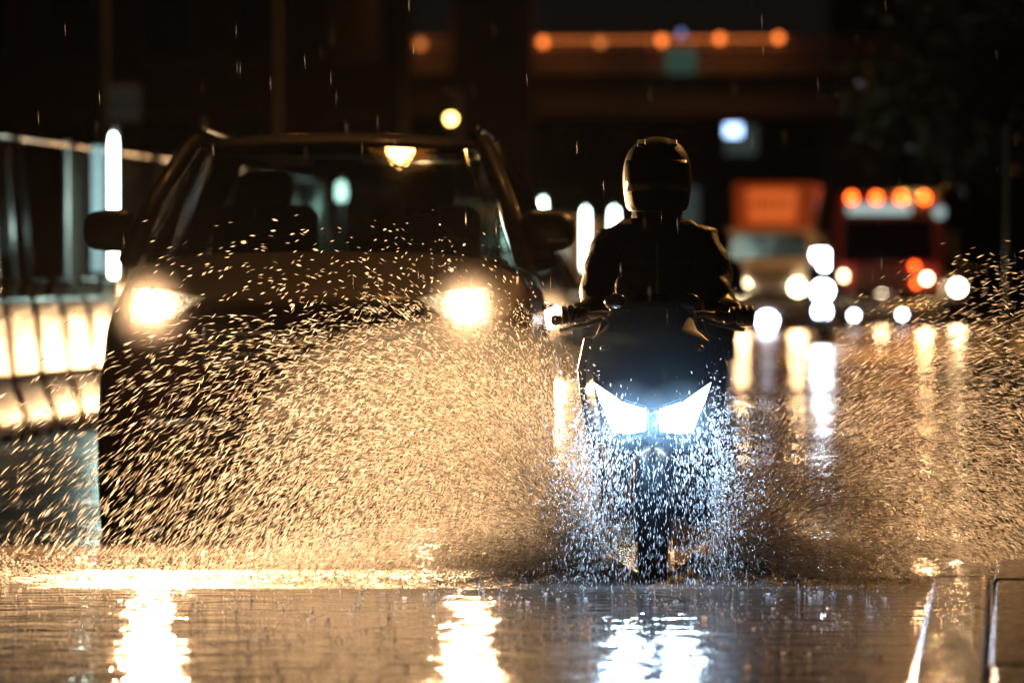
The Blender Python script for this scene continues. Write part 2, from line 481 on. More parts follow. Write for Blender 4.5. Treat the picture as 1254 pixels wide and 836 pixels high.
# ------------------------------------------------------------------ builders for wheels and lamps
def wheel(parent, c, r, w, name='wheel'):
    x, y, z = c
    h = w / 2
    t = MB().lathe_x([(-h * 0.8, r * 0.62), (-h, r * 0.78), (-h * 0.92, r * 0.94), (-h * 0.6, r), (h * 0.6, r), (h * 0.92, r * 0.94), (h, r * 0.78), (h * 0.8, r * 0.62)], (0, 0, 0), 40)
    wo = empty(name, (x, y, z)); wo.parent = parent
    t.build('tyre', M['rubber'], wo, smooth=True)
    rm = MB().lathe_x([(-h * 0.78, r * 0.64), (-h * 0.5, r * 0.60), (h * 0.5, r * 0.60), (h * 0.78, r * 0.64), (h * 0.6, r * 0.52), (-h * 0.6, r * 0.52)], (0, 0, 0), 32)
    for k in range(5):
        a = 2 * PI * k / 5
        for s_ in (-1, 1):
            rm.tube([(s_ * h * 0.55, 0, 0), (s_ * h * 0.6, r * 0.56 * math.cos(a), r * 0.56 * math.sin(a))], [r * 0.11, r * 0.08], 6)
    rm.tube([(-h * 0.7, 0, 0), (h * 0.7, 0, 0)], r * 0.14, 12)
    rm.build('rim', M['rim'], wo, smooth=True)
    return wo

# ------------------------------------------------------------------ the dark SUV
suv = empty('suv', (-0.86, 24.2, 0), -0.03, 'dark wet SUV with both headlights on, half hidden by the spray', 'suv')
def body_ring(y, hw, zb, zt, sh=0.16, crown=0.02):
    half = [(0, zb), (hw * 0.78, zb), (hw * 0.96, zb + 0.10), (hw * 1.0, zb + (zt - zb) * 0.45), (hw * 0.985, zt - sh), (hw * 0.90, zt - sh * 0.25), (hw * 0.6, zt + crown * 0.6), (0, zt + crown)]
    pts = half + [(-x, z) for x, z in half[-2:0:-1]]
    return [(x, y, z) for x, z in pts]
b = MB()
b.loft([body_ring(0.00, 0.70, 0.22, 0.90), body_ring(0.02, 0.76, 0.20, 0.96), body_ring(0.10, 0.88, 0.18, 1.03), body_ring(0.28, 0.925, 0.18, 1.075), body_ring(0.7, 0.94, 0.2, 1.15),
        body_ring(1.15, 0.94, 0.25, 1.235), body_ring(1.3, 0.94, 0.25, 1.20), body_ring(2.6, 0.945, 0.25, 1.20), body_ring(4.2, 0.93, 0.27, 1.21), body_ring(4.5, 0.90, 0.30, 1.18), body_ring(4.62, 0.82, 0.36, 1.05)])
b.build('body', M['paint'], suv, smooth=True, sub=2)
# roof and pillars
wl, wr = [(-0.86, 1.18, 1.235), (-0.665, 2.0, 1.735)], [(0.86, 1.18, 1.235), (0.665, 2.0, 1.735)]
rf = MB()
def roof_ring(y, hw, z):
    return [(-hw, y, z - 0.05), (-hw * 0.97, y, z), (-hw * 0.6, y, z + 0.035), (0, y, z + 0.045), (hw * 0.6, y, z + 0.035), (hw * 0.97, y, z), (hw, y, z - 0.05), (0, y, z - 0.02)]
rf.loft([roof_ring(1.93, 0.655, 1.70), roof_ring(2.05, 0.67, 1.745), roof_ring(2.6, 0.69, 1.765), roof_ring(3.6, 0.68, 1.755), roof_ring(4.25, 0.64, 1.70)])
rf.build('roof', M['paint'], suv, smooth=True, sub=1)
for s_ in (-1, 1):
    MB().tube([(s_ * 0.88, 1.10, 1.20), (s_ * 0.80, 1.45, 1.46), (s_ * 0.70, 1.88, 1.68), (s_ * 0.665, 2.1, 1.745)], [0.05, 0.042, 0.042, 0.04], 8).build('front_pillar', M['paint'], suv, smooth=True)
    MB().tube([(s_ * 0.90, 2.55, 1.18), (s_ * 0.80, 2.58, 1.5), (s_ * 0.69, 2.62, 1.74)], 0.045, 8).build('door_pillar', M['black_plastic'], suv, smooth=True)
    MB().tube([(s_ * 0.90, 4.30, 1.18), (s_ * 0.80, 4.22, 1.45), (s_ * 0.66, 4.12, 1.72)], 0.07, 8).build('rear_pillar', M['paint'], suv, smooth=True)
    MB().tube([(s_ * 0.63, 2.1, 1.765), (s_ * 0.64, 2.2, 1.81), (s_ * 0.64, 3.8, 1.80), (s_ * 0.62, 3.95, 1.75)], 0.018, 8).build('roof_rail', M['black_plastic'], suv, smooth=True)
    g = MB(); g.add([(s_ * 0.885, 1.30, 1.22), (s_ * 0.895, 4.25, 1.22), (s_ * 0.68, 4.12, 1.71), (s_ * 0.685, 2.05, 1.72)], [(0, 1, 2, 3)])
    g.build('side_window', M['dark_glass'], suv)
    # door mirrors
    q = MB(); q.loft([[(s_ * (0.985 + 0.122 * math.copysign(abs(math.cos(a)) ** 0.6, math.cos(a)) * k), 1.28 + yy, 1.33 + (0.094 - 0.012 * math.cos(a)) * math.copysign(abs(math.sin(a)) ** 0.6, math.sin(a)) * k) for a in [2 * PI * i / 16 for i in range(16)]] for k, yy in ((0.62, -0.07), (0.93, -0.03), (1.0, 0.03), (0.98, 0.06))])
    mo = q.build('door_mirror', M['black_plastic'], suv, smooth=True)
    MB().tube([(s_ * 0.86, 1.33, 1.26), (s_ * 0.94, 1.30, 1.27)], 0.03, 8).build('mirror_arm', M['black_plastic'], mo)
    MB().box((s_ * 1.03, 1.215, 1.285), (0.09, 0.012, 0.014)).build('turn_lamp', M['head_lens'] if False else M['chrome'], mo)
    # headlights
    poly = [(s_ * 0.770, 1.085), (s_ * 0.60, 1.065), (s_ * 0.45, 1.035), (s_ * 0.50, 1.000), (s_ * 0.58, 0.945), (s_ * 0.68, 0.915), (s_ * 0.775, 0.925)]
    bend = lambda x, z: 0.10 * max(0, (abs(x) - 0.45) / 0.32) ** 2 - 0.02
    hl = MB().prism(poly, 0.0, 0.16, bend).build('headlight', M['head_lens'], suv, bevel=0.008)
    MB().disc((s_ * 0.675, 0.02, 1.003), 0.058, (0, -1, 0), 24, 0.03).build('bulb', M['head_bulb'], hl)
    MB().box((s_ * 0.60, 0.03, 0.905), (0.24, 0.03, 0.012), ry=s_ * -0.1).build('chrome_strip', M['chrome'], hl)
    lamp('SPOT', 'headlight_beam', (s_ * 0.675, -0.03, 1.0), 3000, WARM, suv, 0.05, (s_ * 0.75, -12, 0.0), 150, 0.8)
    MB().disc((s_ * 0.66, 0.0, 0.50), 0.05, (0, -1, 0), 20, 0.03).build('fog_lamp', M['chrome'], suv)
    # wheels with dark arches
    for yy in (0.92, 3.62):
        MB().lathe_x([(s_ * 0.90, 0.34), (s_ * 0.955, 0.36), (s_ * 0.955, 0.44), (s_ * 0.90, 0.46)], (0, yy, 0.36), 36).build('wheel_arch', M['black_plastic'], suv, smooth=True)
        wheel(suv, (s_ * 0.84, yy, 0.36), 0.36, 0.235)
    for yy in (1.95, 3.05):
        MB().box((s_ * 0.95, yy + 0.25, 0.98), (0.03, 0.18, 0.03)).build('door_handle', M['chrome'], suv, bevel=0.008)
g = MB(); N = 18
g.loft([[(-0.82 + 1.64 * i / N, 1.18 - 0.05 * math.sin(PI * i / N), 1.235) for i in range(N + 1)] + [(0.80 - 1.60 * i / N, 1.19 - 0.05 * math.sin(PI * i / N), 1.23) for i in range(N + 1)],
        [(-0.645 + 1.29 * i / N, 1.99 - 0.06 * math.sin(PI * i / N), 1.715) for i in range(N + 1)] + [(0.635 - 1.27 * i / N, 2.0 - 0.06 * math.sin(PI * i / N), 1.71) for i in range(N + 1)]], False)
ws = g.build('windscreen', M['car_glass'], suv, smooth=True)
g = MB(); g.add([(-0.74, 4.34, 1.24), (0.74, 4.34, 1.24), (0.6, 4.2, 1.67), (-0.6, 4.2, 1.67)], [(0, 1, 2, 3)]); g.build('rear_window', M['rear_glass'], suv)
MB().box((0, -0.005, 0.82), (0.92, 0.05, 0.20)).build('grille_surround', M['black_plastic'], suv, bevel=0.03)
gr = MB()
for k in range(4): gr.box((0, -0.035, 0.75 + k * 0.045), (0.84, 0.02, 0.016))
gr.build('grille', M['chrome'], suv)
MB().box((0, 0.12, 0.18), (1.56, 0.12, 0.26)).build('light_block_lip', M['black_plastic'], suv, bevel=0.03)  # added lip, blocks the light showing through under the SUV
bp = MB().box((0, 0.03, 0.42), (1.46, 0.16, 0.2)).build('bumper', M['black_plastic'], suv, bevel=0.05, seg=3)
MB().box((0, -0.06, 0.56), (0.44, 0.014, 0.14)).build('licence_plate', M['plate'], suv, bevel=0.01)
MB().box((0, -0.05, 0.865), (0.14, 0.02, 0.06)).build('badge', M['chrome'], suv, bevel=0.02)
w = MB()
for s_ in (-0.62, 0.10):
    w.tube([(s_, 1.13, 1.255), (s_ + 0.3, 1.22, 1.285), (s_ + 0.56, 1.28, 1.31)], 0.010, 6)
w.build('wiper', M['black_plastic'], suv)
for sx in (-0.38, 0.38):
    st = MB().box((sx, 2.55, 1.15), (0.50, 0.14, 0.62), rx=-0.15).build('seat', M['seat_cloth'], suv, bevel=0.06, seg=3)
    MB().box((sx, 2.62, 1.53), (0.26, 0.10, 0.17)).build('headrest', M['seat_cloth'], st, bevel=0.05, seg=3)
MB().box((0, 1.62, 1.15), (1.6, 0.5, 0.12)).build('dashboard', M['black_plastic'], suv, bevel=0.05)
st = MB(); st.lathe_x([(-0.015, 0.175), (0.0, 0.19), (0.015, 0.175), (0.0, 0.16)], (0, 0, 0), 28)
sw = st.build('steering_wheel', M['black_plastic'], suv, smooth=True); sw.location = (0.38, 1.9, 1.22); sw.rotation_euler = (0, R(20), R(90))
MB().box((0.0, 1.93, 1.63), (0.22, 0.03, 0.06)).build('rear_view_mirror', M['black_plastic'], suv, bevel=0.02)

# ------------------------------------------------------------------ scooters
def make_scooter(loc, rz, label, group=None, lit=True):
    sc = empty('scooter', loc, rz, label, 'scooter', group)
    # front apron: narrow at the nose, wide at the shield
    def ring(z, hw, yf, yb):
        half = [(0, yf - 0.012), (hw * 0.42, yf + 0.02), (hw * 0.86, yf + 0.085), (hw, yf + 0.16), (hw * 0.9, yb), (0, yb + 0.01)]
        pts = half + [(-x, y) for x, y in half[-2:0:-1]]
        return [(x, y, z) for x, y in pts]
    ap = MB().loft([ring(0.30, 0.12, 0.08, 0.26), ring(0.40, 0.18, 0.02, 0.27), ring(0.53, 0.215, -0.06, 0.29), ring(0.60, 0.235, -0.085, 0.29), ring(0.70, 0.262, -0.05, 0.28), ring(0.80, 0.262, 0.02, 0.27), ring(0.885, 0.262, 0.10, 0.28), ring(0.925, 0.20, 0.13, 0.27), ring(1.0, 0.16, 0.17, 0.25)])
    fr = ap.build('front_apron', M['scooter_paint'], sc, bevel=0.010)
    sh = MB().loft([[(x * k, 0.30 + y, z) for x, y in ((-1, 0), (1, 0), (1, 0.03), (-1, 0.03))] for z, k, y0 in ((0.22, 0.22, 0), (0.55, 0.27, 0), (0.80, 0.27, 0), (0.96, 0.20, 0))])
    sh.build('leg_shield', M['scooter_black'], sc, bevel=0.012)
    for s_ in (-1, 1):
        yy = lambda x, z: -0.115 + 0.30 * max(0, abs(x) - 0.05) ** 1.15 + 0.25 * max(0, z - 0.62)
        poly = [(s_ * 0.024, 0.652), (s_ * 0.024, 0.560), (s_ * 0.10, 0.552), (s_ * 0.158, 0.560), (s_ * 0.200, 0.655), (s_ * 0.226, 0.738), (s_ * 0.150, 0.690)]
        hd = MB().prism([(x * 1.03, z) for x, z in poly], 0.0, 0.09, lambda x, z: yy(x, z)).build('headlight', M['scooter_black'], sc, bevel=0.004)
        inner = [(s_ * 0.027, 0.642), (s_ * 0.027, 0.564), (s_ * 0.10, 0.555), (s_ * 0.156, 0.562), (s_ * 0.185, 0.632), (s_ * 0.120, 0.668)]
        MB().prism(inner, -0.008, 0.02, yy).build('led_lens', M['led'] if lit else M['dark_glass'], hd)
        strip = [(s_ * 0.124, 0.672), (s_ * 0.188, 0.638), (s_ * 0.204, 0.668), (s_ * 0.228, 0.738), (s_ * 0.160, 0.695)]
        MB().prism(strip, -0.008, 0.02, yy).build('light_strip', M['led_strip'] if lit else M['dark_glass'], hd)
        MB().tube([(s_ * 0.055, 0.02, 0.56), (s_ * 0.065, 0.0, 0.25)], [0.028, 0.024], 10).build('fork', M['scooter_black'], sc, smooth=True)
    for s_ in (-1, 1):
        MB().loft([[(s_ * (x + a), y, z) for a, y in ((0, 0.10 + dy), (0.035, 0.13 + dy), (0.03, 0.20 + dy), (-0.01, 0.17 + dy))] for x, z, dy in ((0.215, 0.50, -0.02), (0.245, 0.64, 0.0), (0.262, 0.78, 0.06), (0.235, 0.90, 0.12))]).build('side_panel', M['scooter_black'], sc, bevel=0.008)
        MB().loft([[(s_ * (x + a), y, z) for a, y in ((0, 0.28), (0.10, 0.28), (0.10, 0.70), (0, 0.70))] for x, z in ((0.13, 0.20), (0.16, 0.34))]).build('footboard_side', M['scooter_black'], sc, bevel=0.012)
    MB().prism([(-0.02, 0.645), (-0.02, 0.55), (0.02, 0.55), (0.02, 0.645)], -0.112, -0.04).build('nose_panel', M['scooter_black'], sc, bevel=0.006)
    # front mudguard over the wheel
    n = 14
    rings = []
    for k in range(n + 1):
        a = R(-20 + 190 * k / n)
        rings.append([(x, 0.05 - (0.285 + dz) * math.cos(a), 0.265 + (0.285 + dz) * math.sin(a)) for x, dz in ((-0.075, -0.05), (-0.07, 0.0), (0, 0.02), (0.07, 0.0), (0.075, -0.05), (0, 0.005))])
    MB().loft(rings).build('front_mudguard', M['scooter_paint'], sc, smooth=True)
    wheel(sc, (0, 0.05, 0.262), 0.262, 0.12)
    wheel(sc, (0, 1.36, 0.255), 0.255, 0.14)
    MB().loft([[(x, y, z) for x, z in ((-0.17, 0.27), (0.17, 0.27), (0.19, 0.34), (-0.19, 0.34))] for y in (0.30, 0.78)]).build('floorboard', M['scooter_black'], sc, bevel=0.015)
    tl = MB()
    def tr(y, hw, z0, z1):
        return [(-hw * 0.8, y, z0), (hw * 0.8, y, z0), (hw, y, z0 + (z1 - z0) * 0.5), (hw * 0.8, y, z1), (-hw * 0.8, y, z1), (-hw, y, z0 + (z1 - z0) * 0.5)]
    tl.loft([tr(0.72, 0.13, 0.30, 0.62), tr(0.9, 0.19, 0.36, 0.72), tr(1.3, 0.19, 0.48, 0.74), tr(1.75, 0.10, 0.62, 0.76)])
    tl.build('rear_body', M['scooter_paint'], sc, smooth=True, sub=1)
    MB().loft([[(-hw, y, z), (hw, y, z), (hw * 0.9, y, z + t), (0, y, z + t + 0.02), (-hw * 0.9, y, z + t)] for y, hw, z, t in ((0.74, 0.10, 0.70, 0.06), (0.95, 0.16, 0.72, 0.07), (1.2, 0.16, 0.74, 0.07), (1.35, 0.15, 0.75, 0.11), (1.7, 0.10, 0.78, 0.08))]).build('seat', M['scooter_black'], sc, smooth=True, sub=1)
    MB().tube([(-0.11, 1.45, 0.36), (-0.11, 0.95, 0.30)], [0.05, 0.07], 10).build('engine_case', M['steel'], sc, smooth=True)
    MB().tube([(0.13, 1.7, 0.42), (0.13, 1.2, 0.34), (0.13, 1.0, 0.28)], [0.055, 0.055, 0.02], 12).build('exhaust', M['dark_steel'], sc, smooth=True)
    MB().tube([(-0.37, 0.42, 0.965), (-0.2, 0.33, 0.985), (0, 0.27, 0.965), (0.2, 0.33, 0.985), (0.37, 0.42, 0.965)], 0.014, 8).build('handlebar', M['dark_steel'], sc, smooth=True)
    MB().ball((0, 0.25, 0.96), (0.13, 0.08, 0.055)).build('handlebar_cover', M['scooter_black'], sc, smooth=True)
    MB().loft([[(-0.10 * k, yq, z), (0.10 * k, yq, z), (0.10 * k, yq + 0.006, z), (-0.10 * k, yq + 0.006, z)] for k, yq, z in ((1, 0.12, 0.94), (0.85, 0.17, 1.02), (0.5, 0.20, 1.06))]).build('windscreen', M['dark_glass'], sc)
    for s_ in (-1, 1):
        MB().tube([(s_ * 0.25, 0.355, 0.98), (s_ * 0.375, 0.425, 0.963)], 0.019, 10).build('grip', M['rubber'], sc, smooth=True)
        MB().ball((s_ * 0.385, 0.43, 0.962), 0.021, 10, 6).build('bar_end', M['dark_steel'], sc, smooth=True)
        MB().tube([(s_ * 0.20, 0.31, 0.965), (s_ * 0.27, 0.29, 0.945), (s_ * 0.365, 0.335, 0.925)], [0.010, 0.008, 0.009], 8).build('brake_lever', M['dark_steel'], sc, smooth=True)
        mi = MB().tube([(s_ * 0.17, 0.30, 0.98), (s_ * 0.155, 0.27, 1.0), (s_ * 0.145, 0.26, 1.01)], 0.008, 8).build('mirror_stem', M['dark_steel'], sc, smooth=True)
        MB().ball((s_ * 0.145, 0.25, 1.03), (0.045, 0.014, 0.032)).build('mirror', M['chrome'] if s_ < 0 else M['scooter_black'], mi, smooth=True)
        MB().ball((s_ * 0.185, 0.09, 0.86), (0.02, 0.02, 0.014)).build('turn_signal', M['scooter_black'], sc, smooth=True)
    MB().box((0, 1.82, 0.60), (0.18, 0.012, 0.13)).build('licence_plate', M['plate'], sc, bevel=0.006)
    MB().box((0, 1.77, 0.72), (0.14, 0.03, 0.05)).build('tail_lamp', M['red_truck'], sc, bevel=0.01)
    return sc

SX, SY = 0.513, 20.78
scooter = make_scooter((SX, SY, 0), -0.02, 'dark scooter with blue white V shaped headlights ploughing through water', None, True)
for s_ in (-1, 1):
    lamp('SPOT', 'headlight_beam', (s_ * 0.10, -0.20, 0.60), 62, COOL, scooter, 0.05, (s_ * 0.25, -4.0, 0.0), 170, 0.7)

# ------------------------------------------------------------------ riders
def skin_mesh(name, nodes, edges, m, parent=None, root=0, sub=2):
    """nodes: (x, y, z, rx, ry); grown with a Skin modifier"""
    me = bpy.data.meshes.new(name)
    me.from_pydata([n[:3] for n in nodes], edges, [])
    o = bpy.data.objects.new(name, me)
    COL.objects.link(o)
    sk = o.modifiers.new('skin', 'SKIN'); sk.use_smooth_shade = True
    if not me.skin_vertices:
        bpy.context.view_layer.objects.active = o
        bm = bmesh.new(); bm.from_mesh(me); bm.verts.layers.skin.verify(); bm.to_mesh(me); bm.free()
    for i, n in enumerate(nodes):
        me.skin_vertices[0].data[i].radius = (n[3], n[4])
        me.skin_vertices[0].data[i].use_root = (i == root)
    s_ = o.modifiers.new('smooth', 'SUBSURF'); s_.levels = sub; s_.render_levels = sub
    me.materials.append(m)
    if parent: o.parent = parent
    return o

def bake(o):
    """turn the grown surface into plain mesh data"""
    dg = bpy.context.evaluated_depsgraph_get()
    ev = o.evaluated_get(dg)
    me = bpy.data.meshes.new_from_object(ev)
    o.modifiers.clear()
    o.data = me
    me.polygons.foreach_set('use_smooth', [True] * len(me.polygons))
    return o

def hand_mb(s_, wrist, grip):
    """a gloved hand closed on a grip that runs along x"""
    b = MB()
    w = Vector(wrist); g = Vector(grip)
    b.loft([[w + (g - w) * t + Vector((s_ * a * hw, 0, c * ht)) for a, c in ((-1, -0.6), (1, -0.6), (1.0, 0.6), (0.5, 1), (-0.5, 1), (-1, 0.6))] for t, hw, ht in ((0.0, 0.028, 0.026), (0.45, 0.038, 0.026), (0.85, 0.044, 0.022), (1.0, 0.042, 0.018))])
    for k, (dx, ln) in enumerate(((-0.036, 0.94), (-0.012, 1.04), (0.012, 1.0), (0.036, 0.82))):
        c = g + Vector((s_ * -dx * 1.0, 0, 0))
        rr = 0.030 * ln
        b.tube([c + Vector((0, 0.016, 0.018)), c + Vector((0, -0.016, rr)), c + Vector((0, -rr - 0.010, 0.006)), c + Vector((0, -rr + 0.002, -0.018)), c + Vector((0, -0.004, -rr * 0.9))], [0.0115, 0.0115, 0.0105, 0.0095, 0.0075], 8)
    tb = g + Vector((s_ * -0.045, 0.02, 0.0))
    b.tube([w + (g - w) * 0.35 + Vector((s_ * -0.030, 0, -0.004)), tb + Vector((0, 0.004, -0.012)), tb + Vector((s_ * -0.012, -0.020, -0.022)), tb + Vector((s_ * -0.006, -0.040, -0.016))], [0.016, 0.014, 0.012, 0.009], 8)
    return b

def make_rider(loc, rz, label, group=None):
    # seated: hips on the saddle, hands on the grips, feet on the floorboard (x right of picture, -y forward)
    nodes = [(0, 0.98, 0.84, 0.145, 0.115),     # 0 pelvis
             (0, 0.97, 1.00, 0.135, 0.105),     # 1 waist
             (0, 0.93, 1.16, 0.150, 0.110),     # 2 chest
             (0, 0.90, 1.265, 0.120, 0.085),    # 3 upper chest
             (0, 0.875, 1.345, 0.060, 0.060),   # 4 neck
             (0, 0.855, 1.42, 0.066, 0.078),    # 5 head low
             (0, 0.85, 1.50, 0.078, 0.092),     # 6 head mid
             (0, 0.855, 1.575, 0.060, 0.070)]   # 7 crown
    edges = [(0, 1), (1, 2), (2, 3), (3, 4), (4, 5), (5, 6), (6, 7)]
    for s_ in (-1, 1):
        i = len(nodes)
        nodes += [(s_ * 0.185, 0.89, 1.255, 0.068, 0.068), (s_ * 0.220, 0.80, 1.12, 0.052, 0.052), (s_ * 0.236, 0.70, 1.00, 0.044, 0.044), (s_ * 0.265, 0.58, 0.985, 0.037, 0.036), (s_ * 0.30, 0.47, 0.980, 0.028, 0.026)]
        edges += [(3, i), (i, i + 1), (i + 1, i + 2), (i + 2, i + 3), (i + 3, i + 4)]
        j = len(nodes)
        nodes += [(s_ * 0.115, 0.90, 0.815, 0.088, 0.088), (s_ * 0.185, 0.66, 0.80, 0.072, 0.074), (s_ * 0.210, 0.44, 0.775, 0.060, 0.062), (s_ * 0.190, 0.46, 0.58, 0.054, 0.052), (s_ * 0.155, 0.52, 0.42, 0.040, 0.040), (s_ * 0.15, 0.50, 0.375, 0.036, 0.034), (s_ * 0.16, 0.38, 0.362, 0.036, 0.022)]
        edges += [(0, j), (j, j + 1), (j + 1, j + 2), (j + 2, j + 3), (j + 3, j + 4), (j + 4, j + 5), (j + 5, j + 6)]
    body = bake(skin_mesh('person', nodes, edges, M['trousers']))
    # face and hands join the same mesh
    f = MB()
    f.tube([(0, 0.762, 1.515), (0, 0.745, 1.485), (0, 0.765, 1.475)], [0.008, 0.014, 0.010], 8)
    f.ball((0, 0.775, 1.445), (0.024, 0.010, 0.008), 10, 6)
    for s_ in (-1, 1):
        f.ball((s_ * 0.030, 0.768, 1.515), (0.014, 0.010, 0.009), 10, 6)
        f.ball((s_ * 0.080, 0.862, 1.50), (0.010, 0.020, 0.030), 10, 6)
    for s_ in (-1, 1):
        h = hand_mb(s_, (s_ * 0.30, 0.475, 0.985), (s_ * 0.312, 0.392, 0.978))
        f.add(h.v, h.f)
    bm = bmesh.new(); bm.from_mesh(body.data)
    vs = [bm.verts.new(v) for v in f.v]
    for q in f.f:
        try: bm.faces.new([vs[k] for k in q]).smooth = True
        except ValueError: pass
    bmesh.ops.recalc_face_normals(bm, faces=bm.faces)
    bm.to_mesh(body.data); bm.free()
    me = body.data
    me.materials.clear()
    for k in ('trousers', 'skin', 'glove'): me.materials.append(M[k])
    for p in me.polygons:
        c = p.center
        p.use_smooth = True
        if c.z > 1.33: p.material_index = 1
        elif abs(c.x) > 0.25 and c.y < 0.52 and c.z > 0.9: p.material_index = 2
        else: p.material_index = 0
    body.location = loc; body.rotation_euler = (0, 0, rz)
    tag(body, label, 'person', group)
    # jacket with a stand-up collar
    jn = [(0, 0.985, 0.80, 0.205, 0.140), (0, 0.97, 0.94, 0.200, 0.135), (0, 0.955, 1.08, 0.196, 0.135), (0, 0.925, 1.20, 0.200, 0.125), (0, 0.895, 1.29, 0.140, 0.095), (0, 0.88, 1.34, 0.088, 0.082)]
    je = [(0, 1), (1, 2), (2, 3), (3, 4), (4, 5)]
    for s_ in (-1, 1):
        i = len(jn)
        jn += [(s_ * 0.180, 0.90, 1.25, 0.090, 0.080), (s_ * 0.220, 0.81, 1.125, 0.078, 0.070), (s_ * 0.235, 0.71, 1.00, 0.068, 0.062), (s_ * 0.262, 0.60, 0.985, 0.056, 0.052), (s_ * 0.297, 0.50, 0.985, 0.044, 0.040)]
        je += [(4, i), (i, i + 1), (i + 1, i + 2), (i + 2, i + 3), (i + 3, i + 4)]
    jk = bake(skin_mesh('jacket', jn, je, M['jacket'], body))
    # creases
    for v in jk.data.vertices:
        c = v.co
        v.co += v.normal * (0.006 * math.sin(c.z * 55 + 9 * c.x + 5 * math.sin(c.x * 21)) + 0.004 * math.sin(c.z * 97 - c.y * 40))
    MB().lathe_x([(0, 0.082), (0.012, 0.09), (0.060, 0.098), (0.064, 0.090), (0.0, 0.075)], (0, 0, 0), 24)
    col = MB()
    ringv = lambda r, z, ln: [(r * math.cos(a), 0.872 - ln + r * 1.05 * math.sin(a), z) for a in [2 * PI * k / 24 for k in range(24)]]
    col.loft([ringv(0.105, 1.285, 0), ringv(0.098, 1.335, 0.004), ringv(0.096, 1.385, 0.008), ringv(0.088, 1.385, 0.008), ringv(0.085, 1.30, 0)], False)
    col.build('collar', M['jacket'], jk, smooth=True)
    MB().box((0, 0.785, 1.12), (0.012, 0.008, 0.28), rx=-0.18).build('zip', M['dark_steel'], jk)
    # helmet
    hm = MB(); rings = []
    prof = [(1.365, 0.096, 0.118, -0.012), (1.385, 0.108, 0.132, -0.012), (1.43, 0.116, 0.142, -0.008), (1.49, 0.121, 0.146, 0.0), (1.545, 0.119, 0.140, 0.0), (1.595, 0.104, 0.122, 0.002), (1.63, 0.078, 0.092, 0.002), (1.65, 0.044, 0.052, 0.002), (1.656, 0.010, 0.012, 0.002)]
    for z, rx, ry, oy in prof:
        rx *= 1.10; ry *= 1.03
        rings.append([(rx * math.copysign(abs(math.cos(a)) ** 0.86, math.cos(a)), 0.865 + oy + ry * math.copysign(abs(math.sin(a)) ** 0.86, math.sin(a)), z) for a in [2 * PI * k / 28 for k in range(28)]])
    h = hm.loft(rings).build('helmet', M['helmet'], body, smooth=True, sub=1)
    vz = MB()
    cols = []
    for k in range(15):
        a = R(180 + 28 + 124 * k / 14)
        cols.append([(0.139 * math.cos(a) * q, 0.862 + 0.157 * math.sin(a) * q, z) for z, q in ((1.445, 0.985), (1.49, 1.0), (1.55, 0.985), (1.565, 0.95), (1.55, 0.955), (1.49, 0.96), (1.445, 0.95))])
    vz.loft(cols).build('visor', M['visor'], h, smooth=True)
    rd = MB()
    for k in range(2): rd.box(((-1) ** k * 0.06, 0.80, 1.63), (0.03, 0.05, 0.012), rx=0.4)
    rd.build('vent', M['scooter_black'], h, bevel=0.004)
    MB().tube([(-0.085, 0.86, 1.39), (-0.05, 0.80, 1.35), (0, 0.785, 1.345), (0.05, 0.80, 1.35), (0.085, 0.86, 1.39)], 0.008, 6).build('chin_strap', M['jacket'], h)
    # shoes
    for s_ in (-1, 1):
        MB().loft([[(s_ * 0.155 + x * k, y, 0.345 + z * t) for x, z in ((-1, 0), (1, 0), (1, 0.6), (0.5, 1), (-0.5, 1), (-1, 0.6))] for y, k, t in ((0.575, 0.035, 0.07), (0.52, 0.045, 0.12), (0.46, 0.048, 0.09), (0.38, 0.050, 0.06), (0.31, 0.035, 0.04))]).build('shoe', M['glove'], body, smooth=True, sub=1)
    return body

rider = make_rider((SX + 0.022, SY, 0), -0.02, 'rider in black jacket and full helmet gripping the handlebars of the nearest scooter')

scooter.scale = (0.935, 1, 1)
rider.scale = (1.0, 1, 1)
# a second rider further back, mostly hidden by the first
x2, d2 = P(876, 0, 62).x, 62
sc2 = copy_tree(scooter)
sc2.location = (x2, d2, 0); sc2.rotation_euler = (0, 0, YAW)
sc2['label'] = 'blurred scooter following behind the nearest rider'
for q in list(COL.objects):
    if q.parent and q.parent.parent == sc2 and q.name.split('.')[0] in ('led_lens', 'light_strip'):
        q.data = q.data.copy(); q.data.materials[0] = M['dark_glass']
rd2 = copy_tree(rider)
rd2.location = (x2, d2, 0); rd2.rotation_euler = (0, 0, YAW)
rd2['label'] = 'blurred helmeted rider half hidden behind the shoulder of the nearest rider'

drv = copy_tree(rider, None, ('helmet', 'collar'))
drv.scale = (1, 1, 1)
drv.location = Matrix.Rotation(-0.03, 4, 'Z') @ Vector((0.38, 1.36, -0.10)) + Vector((-0.86, 24.2, 0))
drv.rotation_euler = (0, 0, -0.03)
drv['label'] = 'dim driver sitting behind the windscreen of the dark SUV'
hr = MB(); hr.ball((0, 0.872, 1.545), (0.092, 0.108, 0.075), 20, 12)
hr.build('hair', mat('dark_hair', (0.012, 0.010, 0.009), 0.6, noise=0.4, nscale=60), drv, smooth=True)

